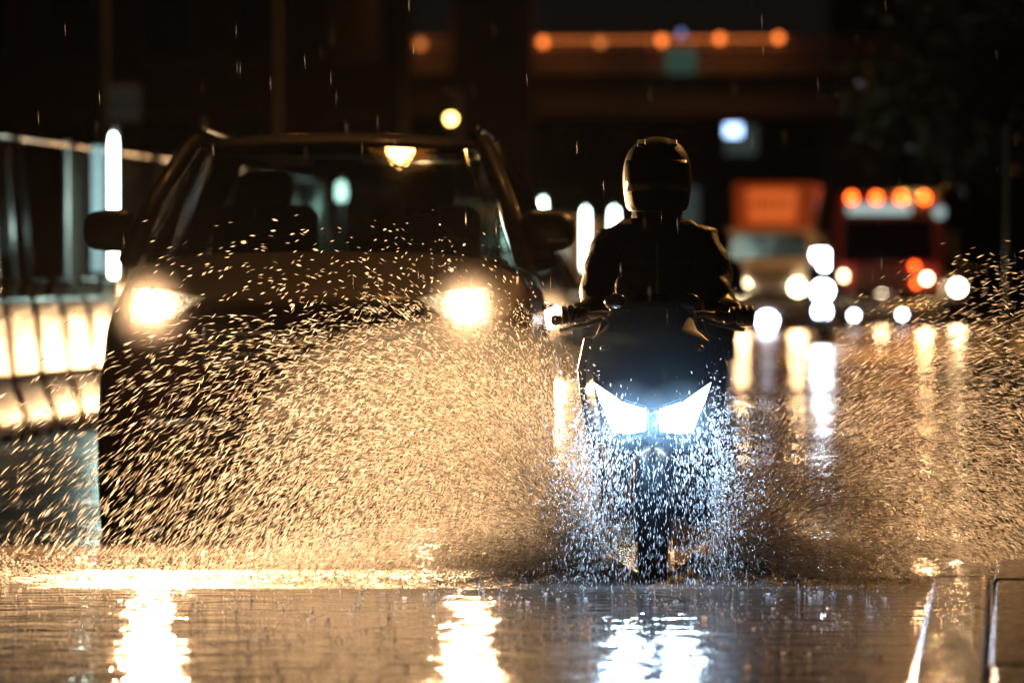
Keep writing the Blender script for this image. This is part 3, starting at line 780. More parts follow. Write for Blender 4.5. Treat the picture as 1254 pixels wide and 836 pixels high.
# ------------------------------------------------------------------ the car behind the SUV
def make_car(loc, rz, label, headcol, paint, power):
    c = empty('car', loc, rz, label, 'car')
    b = MB().loft([body_ring(0.0, 0.62, 0.28, 0.62), body_ring(0.12, 0.82, 0.22, 0.72), body_ring(0.5, 0.88, 0.20, 0.80), body_ring(1.1, 0.89, 0.20, 0.92), body_ring(1.3, 0.89, 0.2, 0.92), body_ring(3.8, 0.88, 0.22, 0.95), body_ring(4.2, 0.82, 0.28, 0.90), body_ring(4.3, 0.7, 0.32, 0.8)])
    b.build('body', paint, c, smooth=True, sub=1)
    MB().loft([[(-k, y, z), (k, y, z), (k * 0.96, y, z + 0.03), (-k * 0.96, y, z + 0.03)] for y, k, z in ((1.9, 0.56, 1.40), (2.5, 0.60, 1.44), (3.3, 0.58, 1.41))]).build('roof', paint, c, smooth=True, sub=1)
    g = MB(); g.add([(-0.78, 1.12, 0.93), (0.78, 1.12, 0.93), (0.57, 1.92, 1.41), (-0.57, 1.92, 1.41)], [(0, 1, 2, 3)]); g.build('windscreen', M['dark_glass'], c)
    g = MB(); g.add([(-0.76, 4.0, 0.95), (0.76, 4.0, 0.95), (0.56, 3.3, 1.42), (-0.56, 3.3, 1.42)], [(0, 1, 2, 3)]); g.build('rear_window', M['dark_glass'], c)
    for s_ in (-1, 1):
        g = MB(); g.add([(s_ * 0.82, 1.2, 0.94), (s_ * 0.82, 3.9, 0.95), (s_ * 0.58, 3.3, 1.42), (s_ * 0.58, 1.95, 1.41)], [(0, 1, 2, 3)]); g.build('side_window', M['dark_glass'], c)
        MB().tube([(s_ * 0.80, 1.12, 0.93), (s_ * 0.57, 1.92, 1.42)], 0.035, 8).build('front_pillar', paint, c)
        hl = MB().prism([(s_ * 0.82, 0.76), (s_ * 0.5, 0.74), (s_ * 0.55, 0.64), (s_ * 0.82, 0.62)], 0.02, 0.2).build('headlight', M['head_lens'], c, bevel=0.01)
        MB().disc((s_ * 0.68, 0.0, 0.695), 0.095, (0, -1, 0), 20, 0.03).build('bulb', headcol, hl)
        lamp('SPOT', 'headlight_beam', (s_ * 0.68, -0.08, 0.695), power, WARM, c, 0.06, (s_ * 0.68, -25, 0.3), 120, 0.8)
        MB().ball((s_ * 0.98, 1.3, 0.98), (0.10, 0.06, 0.07)).build('door_mirror', M['black_plastic'], c, smooth=True)
        for yy in (0.8, 3.4): wheel(c, (s_ * 0.80, yy, 0.31), 0.31, 0.2)
    MB().box((0, 0.0, 0.52), (0.9, 0.06, 0.16)).build('grille', M['black_plastic'], c, bevel=0.02)
    MB().box((0, -0.02, 0.36), (0.46, 0.02, 0.12)).build('licence_plate', M['plate'], c)
    return c
M['head_bulb_far'] = glow('far_headlamp_bulb', (1.0, 0.84, 0.56), 60)
make_car((P(596, 0, 62).x, 62, 0), YAW, 'blurred dark car behind the SUV with one glaring headlight showing', M['head_bulb_far'], M['paint'], 1400)

# ------------------------------------------------------------------ the orange dump truck
dT = 116.0
tr = empty('dump_truck', (P(943, 0, dT).x, dT, 0), YAW, 'orange dump truck far down the road with a lit board on its skip', 'truck')
MB().box((0, 0.9, 1.45), (1.90, 1.7, 1.25)).build('cab', M['white_truck'], tr, bevel=0.12, seg=3)
g = MB().prism([(-0.8, 1.5), (0.8, 1.5), (0.72, 2.0), (-0.72, 2.0)], 0.02, 0.06); g.build('windscreen', M['dark_glass'], tr)
b = MB(); b.loft([[(-0.80, y, 1.75), (0.72, y, 1.75), (0.90, y, 3.06), (-0.84, y, 3.06)] for y in (1.9, 5.8)])
sk = b.build('skip', M['orange_truck'], tr, bevel=0.05)
bd = MB().prism([(-0.50, 2.25), (0.44, 2.25), (0.50, 2.92), (-0.55, 2.92)], 1.84, 1.89).build('lit_board', M['orange_sign'], sk)
mk = MB()
for k, xx in enumerate((-0.42, -0.30, -0.18, -0.06, 0.10, 0.24)):
    mk.box((xx, 1.83, 2.62), (0.07, 0.01, 0.20 if k % 2 else 0.15))
mk.build('board_marks', M['sign_dark'], bd)
MB().box((0, 3.4, 0.95), (1.2, 5.2, 0.25)).build('chassis', M['dark_steel'], tr)
MB().box((0, -0.02, 0.50), (1.95, 0.2, 0.36)).build('bumper', M['dark_steel'], tr, bevel=0.04)
gr = MB()
for k in range(4): gr.box((0, 0.02, 0.95 + 0.1 * k), (1.0, 0.05, 0.05))
gr.build('grille', M['dark_steel'], tr)
for s_ in (-1, 1):
    hl = MB().disc((s_ * 0.57, -0.02, 0.90), 0.14, (0, -1, 0), 20, 0.06).build('headlight', M['warm_far'], tr)
    lamp('SPOT', 'headlight_beam', (s_ * 0.57, -0.2, 0.90), 160, WARM, tr, 0.12, (s_ * 0.57, -40, 0.2), 100, 0.8)
    MB().tube([(s_ * 0.95, 0.1, 1.9), (s_ * 1.15, 0.05, 1.85), (s_ * 1.15, 0.05, 1.4)], 0.03, 6).build('mirror_arm', M['dark_steel'], tr)
    MB().box((s_ * 1.15, 0.05, 1.6), (0.16, 0.08, 0.4)).build('door_mirror', M['black_plastic'], tr, bevel=0.03)
    for yy in (0.9, 3.9, 5.1): wheel(tr, (s_ * 0.82, yy, 0.48), 0.48, 0.3)
MB().disc((-0.05, -0.13, 0.21), 0.16, (0, -1, 0), 20, 0.05).build('fog_lamp', M['white_far'], tr)

# ------------------------------------------------------------------ the dark red truck
dR = 122.0
rt = empty('red_truck', (P(1088, 0, dR).x, dR, 0), YAW, 'dark red truck with four amber lamps along its cab roof', 'truck')
k = dR / FPX
zz = lambda py: CAM_H + (338 - py) * k
MB().box((0, 1.1, 1.75), (2.36, 2.2, 1.95)).build('cab', M['red_truck'], rt, bevel=0.14, seg=3)
MB().box((0, 4.6, 1.95), (2.3, 4.4, 2.0)).build('cargo_body', M['red_truck'], rt, bevel=0.06)
MB().prism([(-1.0, zz(322)), (1.0, zz(322)), (0.95, zz(268)), (-0.95, zz(268))], -0.03, 0.01).build('windscreen', M['dark_glass'], rt)
MB().box((-0.20, -0.03, zz(256)), (1.34, 0.06, 0.20)).build('lit_visor_board', M['light_bar'], rt, bevel=0.03)
MB().box((0, 0.3, zz(247)), (2.2, 0.4, 0.10)).build('roof_visor', M['red_truck'], rt, bevel=0.03)
for px in (1043, 1073, 1103, 1132):
    MB().disc(((px - 1088) * k, 0.12, zz(242)), 0.095, (0, -1, 0), 16, 0.08).build('roof_lamp', M['amber_strong'], rt)
MB().disc(((1150 - 1088) * k, -0.02, zz(260)), 0.12, (0, -1, 0), 16, 0.05).build('side_lamp', M['light_bar'], rt)
for px, py, m, r in ((1033, 338, 'warm_far', 0.07), (1135, 341, 'warm_far', 0.07), (1046, 386, 'white_far', 0.055), (1105, 385, 'white_far', 0.05)):
    MB().disc(((px - 1088) * k, -0.10, zz(py)), r, (0, -1, 0), 18, 0.06).build('headlight', M[m], rt)
for px, py in ((1120, 326), (1122, 347)):
    MB().disc(((px - 1088) * k, -0.06, zz(py)), 0.06, (0, -1, 0), 18, 0.06).build('turn_lamp', M['amber_strong'], rt)
MB().box((0, -0.02, 0.42), (2.4, 0.2, 0.34)).build('bumper', M['chrome'], rt, bevel=0.05)
gr = MB()
for q in range(5): gr.box((0, -0.01, 0.8 + 0.1 * q), (1.5, 0.04, 0.05))
gr.build('grille', M['dark_steel'], rt)
for s_ in (-1, 1):
    MB().box((s_ * 1.38, 0.05, 1.75), (0.2, 0.1, 0.5)).build('door_mirror', M['black_plastic'], rt, bevel=0.03)
    MB().tube([(s_ * 1.15, 0.1, 2.1), (s_ * 1.38, 0.06, 2.05)], 0.03, 6).build('mirror_arm', M['dark_steel'], rt)
    for yy in (0.9, 4.9): wheel(rt, (s_ * 1.0, yy, 0.48), 0.48, 0.3)
lamp('SPOT', 'headlight_beam', (0.8, -0.4, 1.0), 160, WARM, rt, 0.12, (0.8, -40, 0.2), 100, 0.8)

# car on the far right beside the red truck: only its two lamps stand out
c3 = make_car((P(1126, 0, 127).x, 127, 0), YAW, 'blurred dark car half hidden behind the red truck, one warm headlight showing', M['head_bulb_far'], M['paint'], 200)
c3.scale = (1.25, 1.25, 1.25)

# ------------------------------------------------------------------ motorcycle between the trucks
dm = 92.0
mc = empty('motorcycle', (P(1007, 0, dm).x, dm, 0), YAW, 'far motorcycle with stacked dazzling white lamps between the two trucks', 'motorcycle')
wheel(mc, (0, 0.1, 0.32), 0.32, 0.13); wheel(mc, (0, 1.5, 0.32), 0.32, 0.16)
for s_ in (-1, 1): MB().tube([(s_ * 0.10, 0.1, 0.32), (s_ * 0.10, 0.35, 0.95)], 0.03, 8).build('fork', M['steel'], mc)
MB().loft([[(-w_, y, z0), (w_, y, z0), (w_, y, z1), (-w_, y, z1)] for y, w_, z0, z1 in ((0.1, 0.12, 0.75, 1.05), (0.4, 0.22, 0.5, 1.12), (0.9, 0.2, 0.5, 0.95), (1.3, 0.16, 0.6, 0.85), (1.9, 0.1, 0.75, 0.9))]).build('body', M['scooter_black'], mc, smooth=True, sub=1)
MB().tube([(-0.4, 0.55, 1.12), (0, 0.4, 1.1), (0.4, 0.55, 1.12)], 0.015, 8).build('handlebar', M['dark_steel'], mc)
kk = FPX / dm
zm = lambda py: CAM_H + (338 - py) / kk
MB().ball((0, -0.02, zm(356)), (0.15, 0.05, 0.14)).build('headlight', M['white_far'], mc, smooth=True)
MB().disc((0.0, -0.05, zm(381)), 0.11, (0, -1, 0), 18, 0.05).build('fog_lamp', M['white_far'], mc)
MB().box((-0.04, 0.25, zm(312)), (0.24, 0.05, 0.14)).build('auxiliary_lamp', M['white_far'], mc, bevel=0.03)
MB().box((0.02, 0.25, zm(324)), (0.12, 0.05, 0.12)).build('auxiliary_lamp', M['white_far'], mc, bevel=0.03)
MB().loft([[(-w_, y, z), (w_, y, z), (w_, y + 0.02, z), (-w_, y + 0.02, z)] for w_, y, z in ((0.18, 0.2, 1.08), (0.16, 0.3, 1.30), (0.10, 0.36, 1.45))]).build('windscreen', M['dark_glass'], mc)
lamp('SPOT', 'headlight_beam', (0, -0.3, 0.9), 160, (0.8, 0.86, 1.0), mc, 0.10, (0, -30, 0.2), 110, 0.8)
rd3 = copy_tree(rider)
rd3.location = (mc.location.x, dm + 0.12, 0.02); rd3.rotation_euler = (0, 0, YAW)
rd3['label'] = 'far rider on the motorcycle between the two trucks'

# ------------------------------------------------------------------ left side: hoarding, tubes, barriers
def on_left(d, off=0.0): return Vector((edge_left(d) + off, d, 0))
fence = empty('hoarding_fence', (edge_left(45) - 0.35, 45, 0), YAW, 'tall hoarding fence of wet rippled sheets along the left side', 'fence')
fz = 2.16
y = -9.0
i = 0
while y < 62:
    ln = 2.3
    if i not in (3,):
        pn = MB(); cols = []
        n = 26
        for q in range(n + 1):
            t = q / n
            off = 0.05 * math.sin(t * 21 + i) + 0.025 * math.sin(t * 47 + 2 * i)
            sag = 0.05 * math.sin(PI * t) + 0.01 * math.sin(t * 30)
            cols.append([(off, y + 0.06 + t * (ln - 0.12), 0.15), (off * 1.3 + 0.02, y + 0.06 + t * (ln - 0.12), 1.1), (off * 0.4, y + 0.06 + t * (ln - 0.12), fz - sag), (off * 0.4 - 0.015, y + 0.06 + t * (ln - 0.12), fz - sag), (off * 1.3 - 0.0, y + 0.06 + t * (ln - 0.12), 1.1), (off - 0.015, y + 0.06 + t * (ln - 0.12), 0.15)])
        pn.loft(cols).build('sheet_panel', M['hoarding'], fence, smooth=True)
    MB().tube([(-0.05, y, 0), (-0.05, y, fz + 0.04)], 0.03, 8).build('post', M['steel'], fence)
    MB().tube([(-0.03, y, fz), (-0.03, y + ln, fz)], 0.015, 8).build('top_rail', M['black_plastic'], fence)
    y += ln; i += 1

def tube_lamp(px, d, top, bot, label, w=0.034):
    p = P(px, 338, d)
    k = FPX / d
    z1 = CAM_H + (338 - top) / k; z0 = CAM_H + (338 - bot) / k
    t = empty('tube_light', (p.x, d, 0), YAW, label, 'lamp', 'vertical light tubes along the hoarding')
    tb = MB(); n = 8
    tb.tube([(0, 0, z0), (0, 0, z0 + 0.04), (0, 0, z1 - 0.10), (0, 0, z1 - 0.03), (0, 0, z1)], [w * 0.8, w, w, w * 0.8, w * 0.3], 14).build('tube', M['tube_white'], t, smooth=True)
    MB().box((0, 0.09, (z0 + z1) / 2), (0.05, 0.05, z1 - z0 + 0.1)).build('backing', M['dark_steel'], t)
    MB().tube([(0, 0.09, 0), (0, 0.09, z0)], 0.025, 8).build('stand', M['dark_steel'], t)
    lamp('POINT', 'tube_glow', (0.06, -0.25, (z0 + z1) / 2), 30, (0.7, 1.0, 0.88), t, 0.12)
    return t
tube_lamp(139, 44.5, 163, 340, 'tallest glowing white tube on the hoarding, left of the SUV mirror')
tube_lamp(622, 79, 240, 330, 'glowing white tube just right of the SUV roof pillar', w=0.036)
tube_lamp(665, 84, 243, 330, 'glowing white tube above the far door mirror of the SUV', w=0.036)
tube_lamp(717, 93, 255, 330, 'tall glowing white tube beside the arm of the nearest rider', w=0.045)
tube_lamp(752, 98, 255, 330, 'glowing white tube peeping over the shoulder of the nearest rider', w=0.06)
tube_lamp(418, 62, 222, 246, 'faint glowing tube seen through the middle of the SUV windscreen', w=0.06)
b = MB(); p = P(120, 338, 45.2)
b.box((0, 0, 1.13 + 0.55), (0.10, 0.02, 1.0)); bo = b.build('light_board', M['tube_blue']); bo.location = (p.x, 45.2, -0.02)
MB().tube([(0, 0.03, 0.02), (0, 0.03, 2.15)], 0.02, 8).build('post', M['steel'], bo)
tag(bo, 'pale blue lit board beside the tallest light tube', 'board')

def barrier_proto():
    b = empty('road_barrier', (0, 0, 0), 0)
    L = 1.02
    prof_lo = [(-0.24, 0.04), (0.24, 0.04), (0.24, 0.16), (0.15, 0.42), (-0.15, 0.42), (-0.24, 0.16)]
    prof_hi = [(-0.15, 0.425), (0.15, 0.425), (0.10, 0.94), (0.07, 0.97), (-0.07, 0.97), (-0.10, 0.94)]
    MB().prism(prof_lo, 0.03, L).build('base_half', M['barrier_orange'], b, bevel=0.03, seg=3)
    up = MB().prism(prof_hi, 0.03, L).build('upper_half', M['barrier_white'], b, bevel=0.03, seg=3)
    for yy in (0.2, 0.85): MB().box((0, yy, 0.02), (0.42, 0.16, 0.04)).build('foot', M['rubber'], b)
    for yy in (0.30, 0.75):
        c = MB().tube([(0, yy, 0.96), (0, yy, 1.06)], 0.022, 10).build('clip_post', M['barrier_white'], b)
        MB().ball((0, yy, 1.08), (0.05, 0.05, 0.03), 12, 8).build('clip_head', M['steel'], c, smooth=True)
    rb = MB()
    for zq in (0.58, 0.78): rb.box((0.128 - 0.06 * (zq - 0.42), 0.525, zq), (0.02, 0.8, 0.03))
    rb.build('moulded_rib', M['barrier_white'], b, bevel=0.006)
    return b
proto = barrier_proto()
spots = [38.35, 39.55, 40.75, 41.95, 43.15, 44.35, 86, 88, 90, 92, 94]
labs = {38.35: 'white and orange plastic barrier cut off by the left picture edge', 39.55: 'white and orange plastic barrier, second from the left picture edge',
        40.75: 'white and orange plastic barrier left of the light tube, third in its row', 41.95: 'white and orange plastic barrier directly under the wet hoarding sheets',
        43.15: 'white and orange plastic barrier under the SUV door mirror', 44.35: 'white and orange plastic barrier half hidden by the SUV wing'}
for i, d in enumerate(spots):
    o = proto if i == 0 else copy_tree(proto)
    o.location = (edge_left(d) + 0.0, d, 0); o.rotation_euler = (0, 0, YAW)
    tag(o, labs.get(d, 'far plastic barrier in the blurred row between the SUV and the nearest rider'), 'barrier', 'plastic barriers along the hoarding')

# ------------------------------------------------------------------ street lamps
def street_lamp(x, d, h, arm, label, power, rad=0.16, side=1, aim=None, cone=165):
    s = empty('street_lamp', (x, d, 0), 0, label, 'street lamp', 'street lamps')
    MB().tube([(0, 0, 0), (0, 0, 0.5), (0, 0, h * 0.6), (0, 0, h - 0.6), (side * arm * 0.25, 0, h - 0.1), (side * arm, 0, h + 0.1)], [0.11, 0.10, 0.085, 0.07, 0.05, 0.045], 12).build('pole', M['dark_steel'], s, smooth=True)
    hd = MB().loft([[(side * (arm + q), a * w_, h + 0.1 + c * 0.07) for a, c in ((-1, 0), (1, 0), (0.7, 1), (-0.7, 1))] for q, w_ in ((-0.15, 0.06), (0.05, 0.13), (0.5, 0.14), (0.65, 0.08))]).build('lamp_head', M['dark_steel'], s, smooth=False)
    MB().ball((side * (arm + 0.28), 0, h + 0.075), (0.30, 0.075, 0.035)).build('lamp_lens', M['sodium_lamp' if d > 60 else 'sodium_dim'], hd, smooth=True)
    lamp('SPOT', 'lamp_light', (side * (arm + 0.28), 0, h - 0.02), power, SODIUM, s, rad, (Vector(aim) - Vector((x, d, 0))) if aim else (side * (arm + 0.28), 0, 0), cone, 1.0 if aim else 0.5)
    return s
street_lamp(-4.94, 29.58, 7.6, 4.15, 'street lamp on a long arm over the road above the SUV', 240, rad=0.12)
street_lamp(P(125, 0, 80).x, 80, 9.0, 2.2, 'street lamp pole rising behind the tallest light tube', 500)
street_lamp(P(338, 0, 112).x, 112, 9.0, 2.2, 'street lamp pole rising behind the roof of the SUV', 500)
street_lamp(edge_right(31) + 5.2, 31, 7.6, 1.8, 'unseen street lamp added beyond the right kerb to light the spray', 6000, side=-1, aim=(2.6, 24.0, 1.4), cone=42)  # added out of view, narrow cone aimed to backlight the right fan
street_lamp(edge_right(102) + 2.4, 102, 9.0, 3.2, 'unseen street lamp added over the right lane to light the truck fronts', 5500, side=-1)  # added out of view to brighten the fronts of both trucks
street_lamp(edge_right(135) + 2.2, 135, 8.6, 3.0, 'street lamp beyond the red truck under the tree', 3000, side=-1)

# sign board on the left pole, sign post on the right, signals
b = empty('sign_board', P(152, 128, 79.6) - Vector((0, 0, 0)), 0, 'small grey board fixed high on the left lamp pole', 'sign')
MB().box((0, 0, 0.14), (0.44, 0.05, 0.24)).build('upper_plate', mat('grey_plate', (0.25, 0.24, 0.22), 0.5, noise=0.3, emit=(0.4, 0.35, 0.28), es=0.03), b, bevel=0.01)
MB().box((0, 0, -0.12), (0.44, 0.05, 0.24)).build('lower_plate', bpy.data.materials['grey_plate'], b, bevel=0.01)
MB().box((-0.26, 0.02, 0.0), (0.10, 0.03, 0.06)).build('bracket', M['dark_steel'], b)
p = P(1233, 338, 46)
b = empty('sign_post', (p.x, 46, 0), 0, 'thin bare steel post at the right picture edge', 'post')
MB().tube([(0, 0, 0), (0, 0, 2.34)], 0.022, 10).build('post', mat('pale_post', (0.5, 0.5, 0.5), 0.4), b, smooth=True)
MB().box((0, 0, 0.02), (0.2, 0.2, 0.04)).build('base_plate', M['dark_steel'], b, bevel=0.01)

p = P(553, 146, 104)
b = empty('traffic_light', (p.x, 104, 0), YAW, 'amber traffic light glowing above the SUV roof', 'traffic light')
MB().tube([(0, 0.1, 0), (0, 0.1, p.z + 0.4)], 0.06, 10).build('pole', M['dark_steel'], b)
hs = MB().box((0, 0, p.z), (0.34, 0.22, 1.0)).build('housing', M['black_plastic'], b, bevel=0.04)
for q, m in ((0.31, 'black_plastic'), (0.0, 'yellow_lamp'), (-0.31, 'black_plastic')):
    MB().disc((0, -0.11, p.z + q), 0.075, (0, -1, 0), 20, 0.03).build('signal_lens', M[m], hs)

# ------------------------------------------------------------------ the elevated road, buildings, tree
dB = 178.0
kb = FPX / dB
zb = lambda py: CAM_H + (338 - py) / kb
xb = lambda px: (px - 627) / kb
br = empty('elevated_road', (0, dB, 0), 0, 'elevated road crossing above the street with amber lamps on its parapet', 'bridge')
MB().box((10, 5, (zb(95) + zb(145)) / 2), (60, 9, zb(95) - zb(145))).build('girder', M['concrete'], br, bevel=0.1)
MB().box((10, 5, (zb(78) + zb(95)) / 2 + 0.05), (60, 10, 0.4)).build('deck', M['concrete'], br, bevel=0.05)
pr = MB()
for zq in (zb(48), zb(58), zb(68)): pr.box((10, 0.1, zq), (60, 0.10, 0.12))
for q in range(120): pr.box((-19.75 + 0.5 * q, 0.16, zb(64)), (0.10, 0.05, 0.9))
pr.build('parapet', mat('parapet_paint', (0.42, 0.30, 0.22), 0.5, noise=0.3), br)
MB().box((xb(604), -0.6, 5.2), (2.55, 2.6, 10.4)).build('pier', M['concrete'], br, bevel=0.15)
MB().box((xb(1060), 5.0, 3.4), (2.4, 2.4, 6.4)).build('pier', M['concrete'], br, bevel=0.15)
for px, py in ((665, 52), (735, 52), (810, 50), (881, 48), (953, 47), (515, 55)):
    MB().ball((xb(px), -0.10, zb(py)), 0.13, 12, 8).build('parapet_lamp', M['amber_lamp'] if px in (665, 810, 881, 953) else mat('dim_amber', (0, 0, 0), emit=(1.0, 0.28, 0.06), es=1.2), br, smooth=True)
lr = MB()
for q in range(44): lr.ball((xb(662 + q * 6.7), -0.06, zb(50 - q * 0.05)), 0.035, 8, 6)
lr.build('small_light_row', mat('small_amber', (0, 0, 0), emit=(1.0, 0.25, 0.05), es=2.6), br)
for px in (700, 845, 515, 917):
    lamp('POINT', 'parapet_glow', (xb(px), -0.9, zb(42)), 8, (1.0, 0.30, 0.07), br, 0.3)
p = P(898, 160, 176)
b = empty('lit_sign', (p.x, 176, p.z), 0, 'small blue white sign glowing under the elevated road', 'sign')
MB().box((0, 0, 0), (0.50, 0.06, 0.36)).build('face', M['blue_lamp'], b, bevel=0.08)
MB().box((0, 0.08, 0.0), (0.56, 0.08, 0.42)).build('casing', M['dark_steel'], b)
MB().tube([(0, 0.08, 0.2), (0, 0.08, zb(145) - p.z)], 0.04, 8).build('hanger', M['dark_steel'], b)
p = P(834, 75, 177)
b = empty('direction_sign', (p.x, 177, p.z), 0, 'dull green square sign on the parapet of the elevated road', 'sign')
MB().box((0, 0, 0), (0.95, 0.06, 0.8)).build('face', mat('green_sign', (0.1, 0.3, 0.25), 0.4, emit=(0.25, 0.55, 0.42), es=0.09, noise=0.7, nscale=3), b, bevel=0.03)
MB().tube([(0, 0.06, -0.9), (0, 0.06, 0.4)], 0.05, 8).build('post', M['dark_steel'], b)
MB().ball((0, -0.05, 0.85), 0.10, 10, 6).build('lamp', M['blue_lamp'] if False else mat('dim_blue', (0, 0, 0), emit=(0.3, 0.45, 1.0), es=0.9), b)

def building(name, x, y, w, dp, h, label, cols, rows, dim=()):
    b = empty(name, (x, y, 0), 0, label, 'building')
    MB().box((0, dp / 2, h / 2), (w, dp, h)).build('wall', M['facade'], b)
    MB().box((0, dp / 2 - 0.15, h + 0.15), (w + 0.5, dp + 0.3, 0.3)).build('cornice', M['facade'], b)
    for c in range(cols):
        for r in range(rows):
            cx = -w / 2 + w * (c + 0.5) / cols; cz = 2.2 + (h - 3.2) * (r + 0.5) / rows
            f = MB().box((cx, -0.03, cz), (w / cols * 0.62, 0.06, (h - 3.2) / rows * 0.66)).build('window', M['dark_steel'], b)
            MB().box((cx, -0.075, cz), (w / cols * 0.54, 0.03, (h - 3.2) / rows * 0.58)).build('pane', M['dim_window'] if (c, r) in dim else M['facade_glass'], f)
    return b
building('office_building', P(250, 0, 130).x - 4, 130, 17.0, 14, 16, 'unlit dark building filling the upper left', 8, 4)
building('shop_building', P(800, 0, 215).x, 215, 22, 12, 9, 'dim low building seen under the elevated road', 10, 2, {(2, 0), (5, 0), (6, 1)})
building('far_building', P(1150, 0, 240).x + 8, 240, 24, 12, 14, 'dark building behind the tree on the right', 8, 3)

# tree at the upper right: trunk, limbs and thousands of leaf blades
tx, td = edge_right(84) + 2.4, 84.0
tre = empty('tree', (tx, td, 0), 0, 'dark leafy tree hanging over the right side of the road', 'tree')
tk = MB()
tk.tube([(0, 0, 0), (0.05, 0, 1.5), (-0.1, 0.1, 3.0), (-0.25, 0, 4.4)], [0.30, 0.23, 0.20, 0.15], 12)
limbs = []
for k in range(11):
    a = 2 * PI * k / 11 + 0.3
    e = Vector((-0.3 + 3.1 * math.cos(a) * random.uniform(0.5, 1.1), 2.4 * math.sin(a), random.uniform(4.0, 7.4)))
    s0 = Vector((-0.1 - 0.03 * k, 0, 2.6 + 0.15 * k))
    tk.tube([s0, s0.lerp(e, 0.5) + Vector((0, 0, 0.4)), e], [0.10, 0.06, 0.025], 7); limbs.append(e)
tk.build('trunk', M['bark'], tre, smooth=True)
cl = []
for e in limbs:
    for _ in range(7):
        cl.append((e + Vector((random.gauss(0, 0.75), random.gauss(0, 0.7), random.gauss(0, 0.5))), random.uniform(0.3, 0.7)))
for _ in range(26): cl.append((Vector((random.uniform(-3.6, 3.4), random.uniform(-2, 2), random.uniform(3.6, 8.4))), random.uniform(0.3, 0.7)))
for _ in range(12): cl.append((Vector((random.uniform(-3.4, -1.0), random.uniform(-1.5, 1), random.uniform(2.9, 3.9))), random.uniform(0.25, 0.5)))
nl = 170
c = np.array([list(q[0]) for q in cl]).repeat(nl, 0); rr_ = np.array([q[1] for q in cl]).repeat(nl)[:, None]
N = len(c)
c = c + rng.normal(0, 0.62, (N, 3)) * rr_
u = rng.normal(0, 1, (N, 3)); u /= np.linalg.norm(u, axis=1)[:, None]
w_ = np.cross(u, rng.normal(0, 1, (N, 3))); w_ /= np.linalg.norm(w_, axis=1)[:, None]
ln = rng.uniform(0.07, 0.14, (N, 1))
V = np.stack([c - u * ln, c + w_ * ln * 0.45, c + u * ln, c - w_ * ln * 0.45], 1).reshape(-1, 3)
def np_mesh(name, V, F, m, parent=None, smooth=False):
    me = bpy.data.meshes.new(name)
    k = F.shape[1]
    me.vertices.add(len(V)); me.vertices.foreach_set('co', np.ascontiguousarray(V, dtype=np.float32).ravel())
    me.loops.add(F.size); me.loops.foreach_set('vertex_index', F.astype(np.int32).ravel())
    me.polygons.add(len(F)); me.polygons.foreach_set('loop_start', np.arange(0, F.size, k, dtype=np.int32))
    me.update(calc_edges=True)
    me.materials.append(m)
    if smooth: me.polygons.foreach_set('use_smooth', np.ones(len(F), dtype=bool))
    o = bpy.data.objects.new(name, me); COL.objects.link(o)
    if parent: o.parent = parent
    return o
np_mesh('crown', V, np.arange(4 * N).reshape(-1, 4), M['leaf'], tre)

# ------------------------------------------------------------------ water in the air
OCT = np.array([[1, 0, 0], [-1, 0, 0], [0, 1, 0], [0, -1, 0], [0, 0, 1], [0, 0, -1]], float)
OF = np.array([[0, 2, 4], [2, 1, 4], [1, 3, 4], [3, 0, 4], [2, 0, 5], [1, 2, 5], [3, 1, 5], [0, 3, 5]])
def drops(name, C_, D_, half_len, half_w, m, label, kind='stuff'):
    """one drop per row: centre, travel direction, half length, half width"""
    n = len(C_)
    d = D_ / np.maximum(np.linalg.norm(D_, axis=1), 1e-6)[:, None]
    ref = np.where(np.abs(d[:, 2:3]) < 0.9, np.array([[0, 0, 1.0]]), np.array([[1.0, 0, 0]]))
    a = np.cross(d, ref); a /= np.linalg.norm(a, axis=1)[:, None]
    b = np.cross(d, a)
    ax = np.stack([d * half_len[:, None], a * half_w[:, None], b * half_w[:, None]], 1)
    V = C_[:, None, :] + np.einsum('kj,njc->nkc', OCT, ax)
    F = (OF[None] + (np.arange(n) * 6)[:, None, None]).reshape(-1, 3)
    o = np_mesh(name, V.reshape(-1, 3), F, m, smooth=True)
    return tag(o, label, kind=kind)

G = 9.81
def fan(n, side, root, vx, vz, vy, wmean, tau, tpow=1.0, zpow=1.0, xpow=1.0, root_spread=(0.05, 0.10, 0.03)):
    """ballistic drops thrown sideways from the wheel: positions and velocities at one instant"""
    a = rng.uniform(0, 1, n) ** xpow
    VX = vx[0] + (vx[1] - vx[0]) * a
    q = rng.uniform(0, 1, n) ** zpow
    VZ = vz[0] + (vz[1] - vz[0]) * q
    T = 2 * VZ / G + 0.02
    t = T * rng.uniform(0, 1, n) ** tpow
    drag = 1 / (1 + 0.25 * t)
    X = root[0] + side * (VX * t * drag) + rng.normal(0, root_spread[0], n)
    Y = root[1] + rng.uniform(vy[0], vy[1], n) * t + rng.normal(0, root_spread[1], n)
    Z = root[2] + VZ * t - 0.5 * G * t * t + np.abs(rng.normal(0, root_spread[2], n))
    U = np.stack([side * VX * drag, rng.normal(0, 0.5, n), VZ - G * t + rng.normal(0, 0.22, n)], 1)
    U[:, 0] += rng.normal(0, 0.15, n)
    ok = Z > 0.012
    sp = np.linalg.norm(U, axis=1)
    hw = wmean * np.exp(rng.normal(0, 0.35, n))
    hl = np.maximum(sp * tau * 0.5, hw)
    return np.stack([X, Y, Z], 1)[ok], U[ok], hl[ok], hw[ok]

def cat(*fs): return [np.concatenate(q) for q in zip(*fs)]

